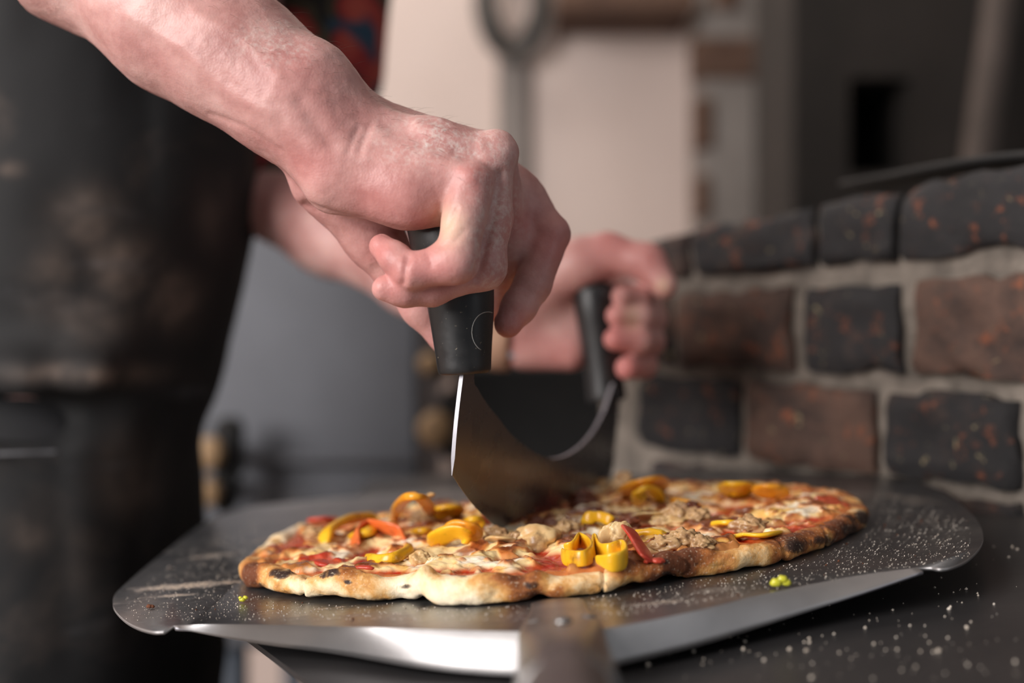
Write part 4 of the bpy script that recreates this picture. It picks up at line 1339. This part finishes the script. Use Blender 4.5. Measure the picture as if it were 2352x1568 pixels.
# left arm and hand
g2_arm = chain([(600, 450, .985, 92), (760, 535, .95, 88), (960, 640, .885, 78), (1120, 725, .835, 70)], .02, squash=(0, 1, 0), amt=1.15)
g2_palm = chain([(1120, 725, .835, 68), (1210, 735, .832, 84), (1330, 715, .838, 90), (1440, 700, .845, 70)], .02, squash=(0, 1, 0), amt=.85)
g2_palm += chain([(1205, 795, .822, 46), (1310, 808, .818, 44)], .015)
g2_thumb = chain([(1190, 700, .818, 62), (1330, 605, .806, 52), (1395, 582, .803, 46)], .012) + chain([(1395, 582, .803, 45), (1486, 602, .793, 41), (1526, 656, .784, 31)], .006)
g2_f = [chain([(1440, 650, .848, 46), (1482, 684, .818, 36), (1466, 686, .792, 30), (1428, 680, .780, 25)], .003),
        chain([(1440, 690, .848, 46), (1496, 730, .812, 35), (1470, 729, .786, 31), (1416, 725, .778, 26)], .003),
        chain([(1440, 745, .845, 44), (1492, 784, .806, 35), (1468, 782, .782, 31), (1412, 779, .776, 27)], .003),
        chain([(1430, 795, .840, 40), (1478, 838, .800, 32), (1440, 845, .778, 28)], .003)]
groups2 = [(g2_arm, 0), (g2_palm, .02), (g2_thumb, .012)] + [(f, .0015) for f in g2_f]
Vb, Fb = implicit(groups2, 0.0019)
Vb = relax(Vb, Fb, 1)
Nb = vnormals(Vb, Fb); xb, yb = proj(Vb)
flb = np.zeros(len(Vb))
for (a, b2, r, s) in [(1400, 560, 90, .6), (1480, 600, 70, .5), (1415, 780, 60, .7), (1440, 845, 45, .8), (1300, 820, 70, .3), (1415, 725, 40, .6)]:
    flb = np.maximum(flb, s * np.exp(-((xb - a) ** 2 + (yb - b2) ** 2) / r ** 2))
nail = np.exp(-((xb - 1522) ** 2 + (yb - 655) ** 2) / 16 ** 2) + .8 * np.exp(-((xb - 1450) ** 2 / 20 ** 2 + (yb - 728) ** 2 / 30 ** 2))

# trunk, upper arms, legs, head: mostly out of the frame or under the clothes
W3 = lambda a, b, c: P(a, b, c)
g_t = chain([(60, 1050, .95, 250), (110, 650, .95, 240), (150, 200, .95, 250), (300, -300, .93, 280)], .06)
g_t += chain([(330, -300, .80, 200), (480, -520, .93, 210), (640, -380, 1.05, 190)], .06)
g_t += chain([(480, -520, .93, 175), (540, -720, .92, 165)], .04)                               # neck
g_t += [Cone(P(600, -900, .92), P(570, -1010, .92), .082, .088, .03), Cone(P(820, -880, .92), P(900, -850, .92), .009, .013, .015)]
g_t += chain([(330, -330, .79, 190), (60, -420, .70, 190), (-150, -380, .62, 200)], .05)
g_t += chain([(700, -330, 1.06, 150), (690, 50, 1.04, 100), (610, 440, .985, 88)], .03)
for Y, dx in ((.93, 40), (1.04, -30)):                                                          # legs and feet
    hx, hz = P(60 + dx, 1050, .95)[0], .90
    g_t += [Cone((hx, Y, hz), (hx + .03, Y, .48), .080, .062, .05), Cone((hx + .03, Y, .48), (hx, Y, .07), .058, .040, .03), Cone((hx - .02, Y, .035), (hx + .16, Y, .03), .034, .028, .02)]
Vt, Ft = implicit([(g_t, 0)], 0.0085)
Vt = relax(Vt, Ft, 2)
VV = np.vstack([Va, Vb, Vt]); FF = np.vstack([Fa, Fb + len(Va), Ft + len(Va) + len(Vb)])
z0 = np.zeros(len(Vt))
pbase = np.array([P(60, 1050, .95)[0], .95, 0.0])
person = obj('person', mesh_np('person', VV - pbase, FF, MAT['skin'], attrs={
    'flush': np.concatenate([fl, flb, z0]), 'flour': np.concatenate([flour, np.zeros(len(Vb)), z0]),
    'pale': np.concatenate([yel, nail, z0])}), None, Matrix.Translation(pbase))
tag(person, 'person in a floury black apron leaning in, both fists on the rocking knife', 'person')

hb.v = [tuple(np.array(v) - pbase) for v in hb.v]
ho = hb.build('arm_hair', MAT['hair'], person, smooth=True); ho['kind'] = 'stuff'
# apron: chest and lap panel wrapped round the trunk, with a hanging bib fold
g_ap = chain([(70, 1060, .95, 330), (80, 930, .95, 318), (130, 800, .95, 334), (165, 650, .95, 342), (190, 480, .95, 358), (205, 330, .95, 365), (150, 150, .95, 400), (100, -60, .95, 420)], .03, squash=(0, 1, 0), amt=1.0)
g_sk = chain([(70, 1000, .95, 335), (80, 1200, .95, 345), (90, 1500, .95, 390), (90, 2250, .95, 400)], .02, squash=(0, 1, 0), amt=1.12)
g_fold = chain([(-200, 838, .838, 34), (60, 868, .825, 36), (220, 862, .835, 32), (340, 850, .90, 24)], .02)
cutz = [Cone(P(-300, 960, .83), P(380, 935, .86), .010, .014, .02)]
Vp, Fp = implicit([(g_ap, 0), (g_sk, .025), (g_fold, .03)], 0.006, cuts=cutz, clip=(np.array([-.75, .6, .42]), np.array([.3, 1.35, 1.32])))
Vp = relax(Vp, Fp, 2); Np = vnormals(Vp, Fp)
wr = .006 * fbm(Vp[:, 0] * 9, Vp[:, 1] * 9, Vp[:, 2] * 6, 11, 3) + .005 * sstep(.3, .9, vnoise(Vp[:, 0] * 22, Vp[:, 1] * 8, Vp[:, 2] * 5, 4))
Vp = Vp + Np * wr[:, None]
xp, yp = proj(Vp); pat = np.zeros(len(Vp))
for a, b2, r1, r2, s in [(200, 500, 70, 60, .8), (280, 620, 80, 70, .9), (390, 690, 60, 60, 1.0), (120, 640, 60, 90, .6), (230, 720, 90, 60, .6), (200, 860, 150, 22, 1.1), (480, 500, 30, 70, .4), (20, 385, 30, 14, .8), (290, 1100, 70, 90, .5), (60, 1230, 60, 40, .5)]:
    pat = np.maximum(pat, s * np.exp(-((xp - a) / r1) ** 2 - ((yp - b2) / r2) ** 2) * (Np[:, 1] < .2))
obj('apron', mesh_np('apron', Vp - pbase, Fp, MAT['apron'], attrs={'patch': pat}), person)['label'] = 'black bib apron smeared with flour'
ap = MB()
for pts in ([(-40, 1044, .83), (60, 1040, .825), (132, 1038, .828)],):
    q = [P(a, b, c) - pbase for a, b, c in pts]
    ap.sweep(smooth_path(q, 16), [.0012] * 16, n=6)
ap.build('pocket_seam', MAT['seam'], person, smooth=True)
# shirt over the chest, shoulders and near upper arm
g_sb = chain([(110, 640, .95, 262), (150, 200, .95, 272), (300, -300, .93, 300)], .05)
g_sb += chain([(300, -300, .80, 232), (480, -500, .93, 236), (650, -370, 1.05, 220)], .05)
g_sb += chain([(330, -330, .79, 226), (60, -420, .70, 226), (-60, -405, .66, 224)], .05)
Vs, Fs = implicit([(g_sb, 0)], 0.008, clip=(np.array([-.8, .4, .9]), np.array([.3, 1.4, 1.46])))
Ns = vnormals(Vs, Fs); Vs = Vs + Ns * (.005 * fbm(Vs[:, 0] * 14, Vs[:, 1] * 14, Vs[:, 2] * 14, 23, 2))[:, None]
obj('shirt', mesh_np('shirt', Vs - pbase, Fs, MAT['shirt']), person)
# shirt sleeve on the far arm and shirt back above the apron
g_sh = chain([(700, -360, 1.06, 160), (738, -60, 1.05, 138), (730, 150, 1.04, 128), (625, 415, .99, 112)], .03)
Vs, Fs = implicit([(g_sh, 0)], 0.006)
Ns = vnormals(Vs, Fs); Vs = Vs + Ns * (.004 * fbm(Vs[:, 0] * 18, Vs[:, 1] * 18, Vs[:, 2] * 18, 21, 2))[:, None]
obj('shirt_sleeve', mesh_np('shirt_sleeve', Vs - pbase, Fs, MAT['shirt']), person)['label'] = 'dark sleeve with red, blue and olive print'
g_tr = []
for Y, dx in ((.93, 40), (1.04, -30)):
    hx = P(60 + dx, 1050, .95)[0]
    g_tr += [Cone((hx, Y, .90), (hx + .03, Y, .48), .092, .078, .05), Cone((hx + .03, Y, .48), (hx, Y, .10), .075, .062, .03)]
Vq, Fq = implicit([(g_tr, 0)], 0.009)
obj('trousers', mesh_np('trousers', Vq - pbase, Fq, MAT['trousers']), person)
for Y, dx in ((.93, 40), (1.04, -30)):
    hx = P(60 + dx, 1050, .95)[0]
    Vq, Fq = implicit([([Cone((hx - .03, Y, .044), (hx + .17, Y, .036), .044, .036, .02), Cone((hx - .01, Y, .05), (hx - .01, Y, .12), .046, .05, .02)], 0)], 0.006)
    Vq[:, 2] = np.maximum(Vq[:, 2], .002)
    obj('shoe', mesh_np('shoe', Vq - pbase, Fq, MAT['rubber']), person)
Vq, Fq = implicit([([Cone(P(580, -950, .92), P(560, -1030, .92), .089, .094, .03)], 0)], 0.006)
Vq = Vq[:]; obj('hair', mesh_np('hair', Vq - pbase + [-.02, 0, .015], Fq, MAT['hair']), person)
# wrist band with a steel buckle
wb = MB(); c0 = P(1163, 775, .828)
adir = P(1210, 735, .832) - P(1120, 725, .835); adir /= np.linalg.norm(adir)
e1 = np.cross(adir, (0, 1, 0)); e1 /= np.linalg.norm(e1); e2 = np.cross(adir, e1)
cc = P(1150, 742, .832)
ring = [cc - pbase + e1 * .0300 * math.cos(t) + e2 * .0285 * math.sin(t) for t in np.linspace(0, 2 * math.pi, 41)]
wb.sweep(ring, [(.0095, .0014)] * 41, n=10, cap=False, up=np.array([r - (cc - pbase) for r in ring]))
o = wb.build('wrist_band', MAT['band'], person, smooth=True); o['label'] = 'tan strap on the rear wrist'
wb = MB(); q = P(1163, 797, .812) - pbase
wb.box((-.008, -.002, -.007), (.008, .002, .007), M=lambda v: v + q, bev=.0012)
wb.build('buckle', MAT['ground'], o)
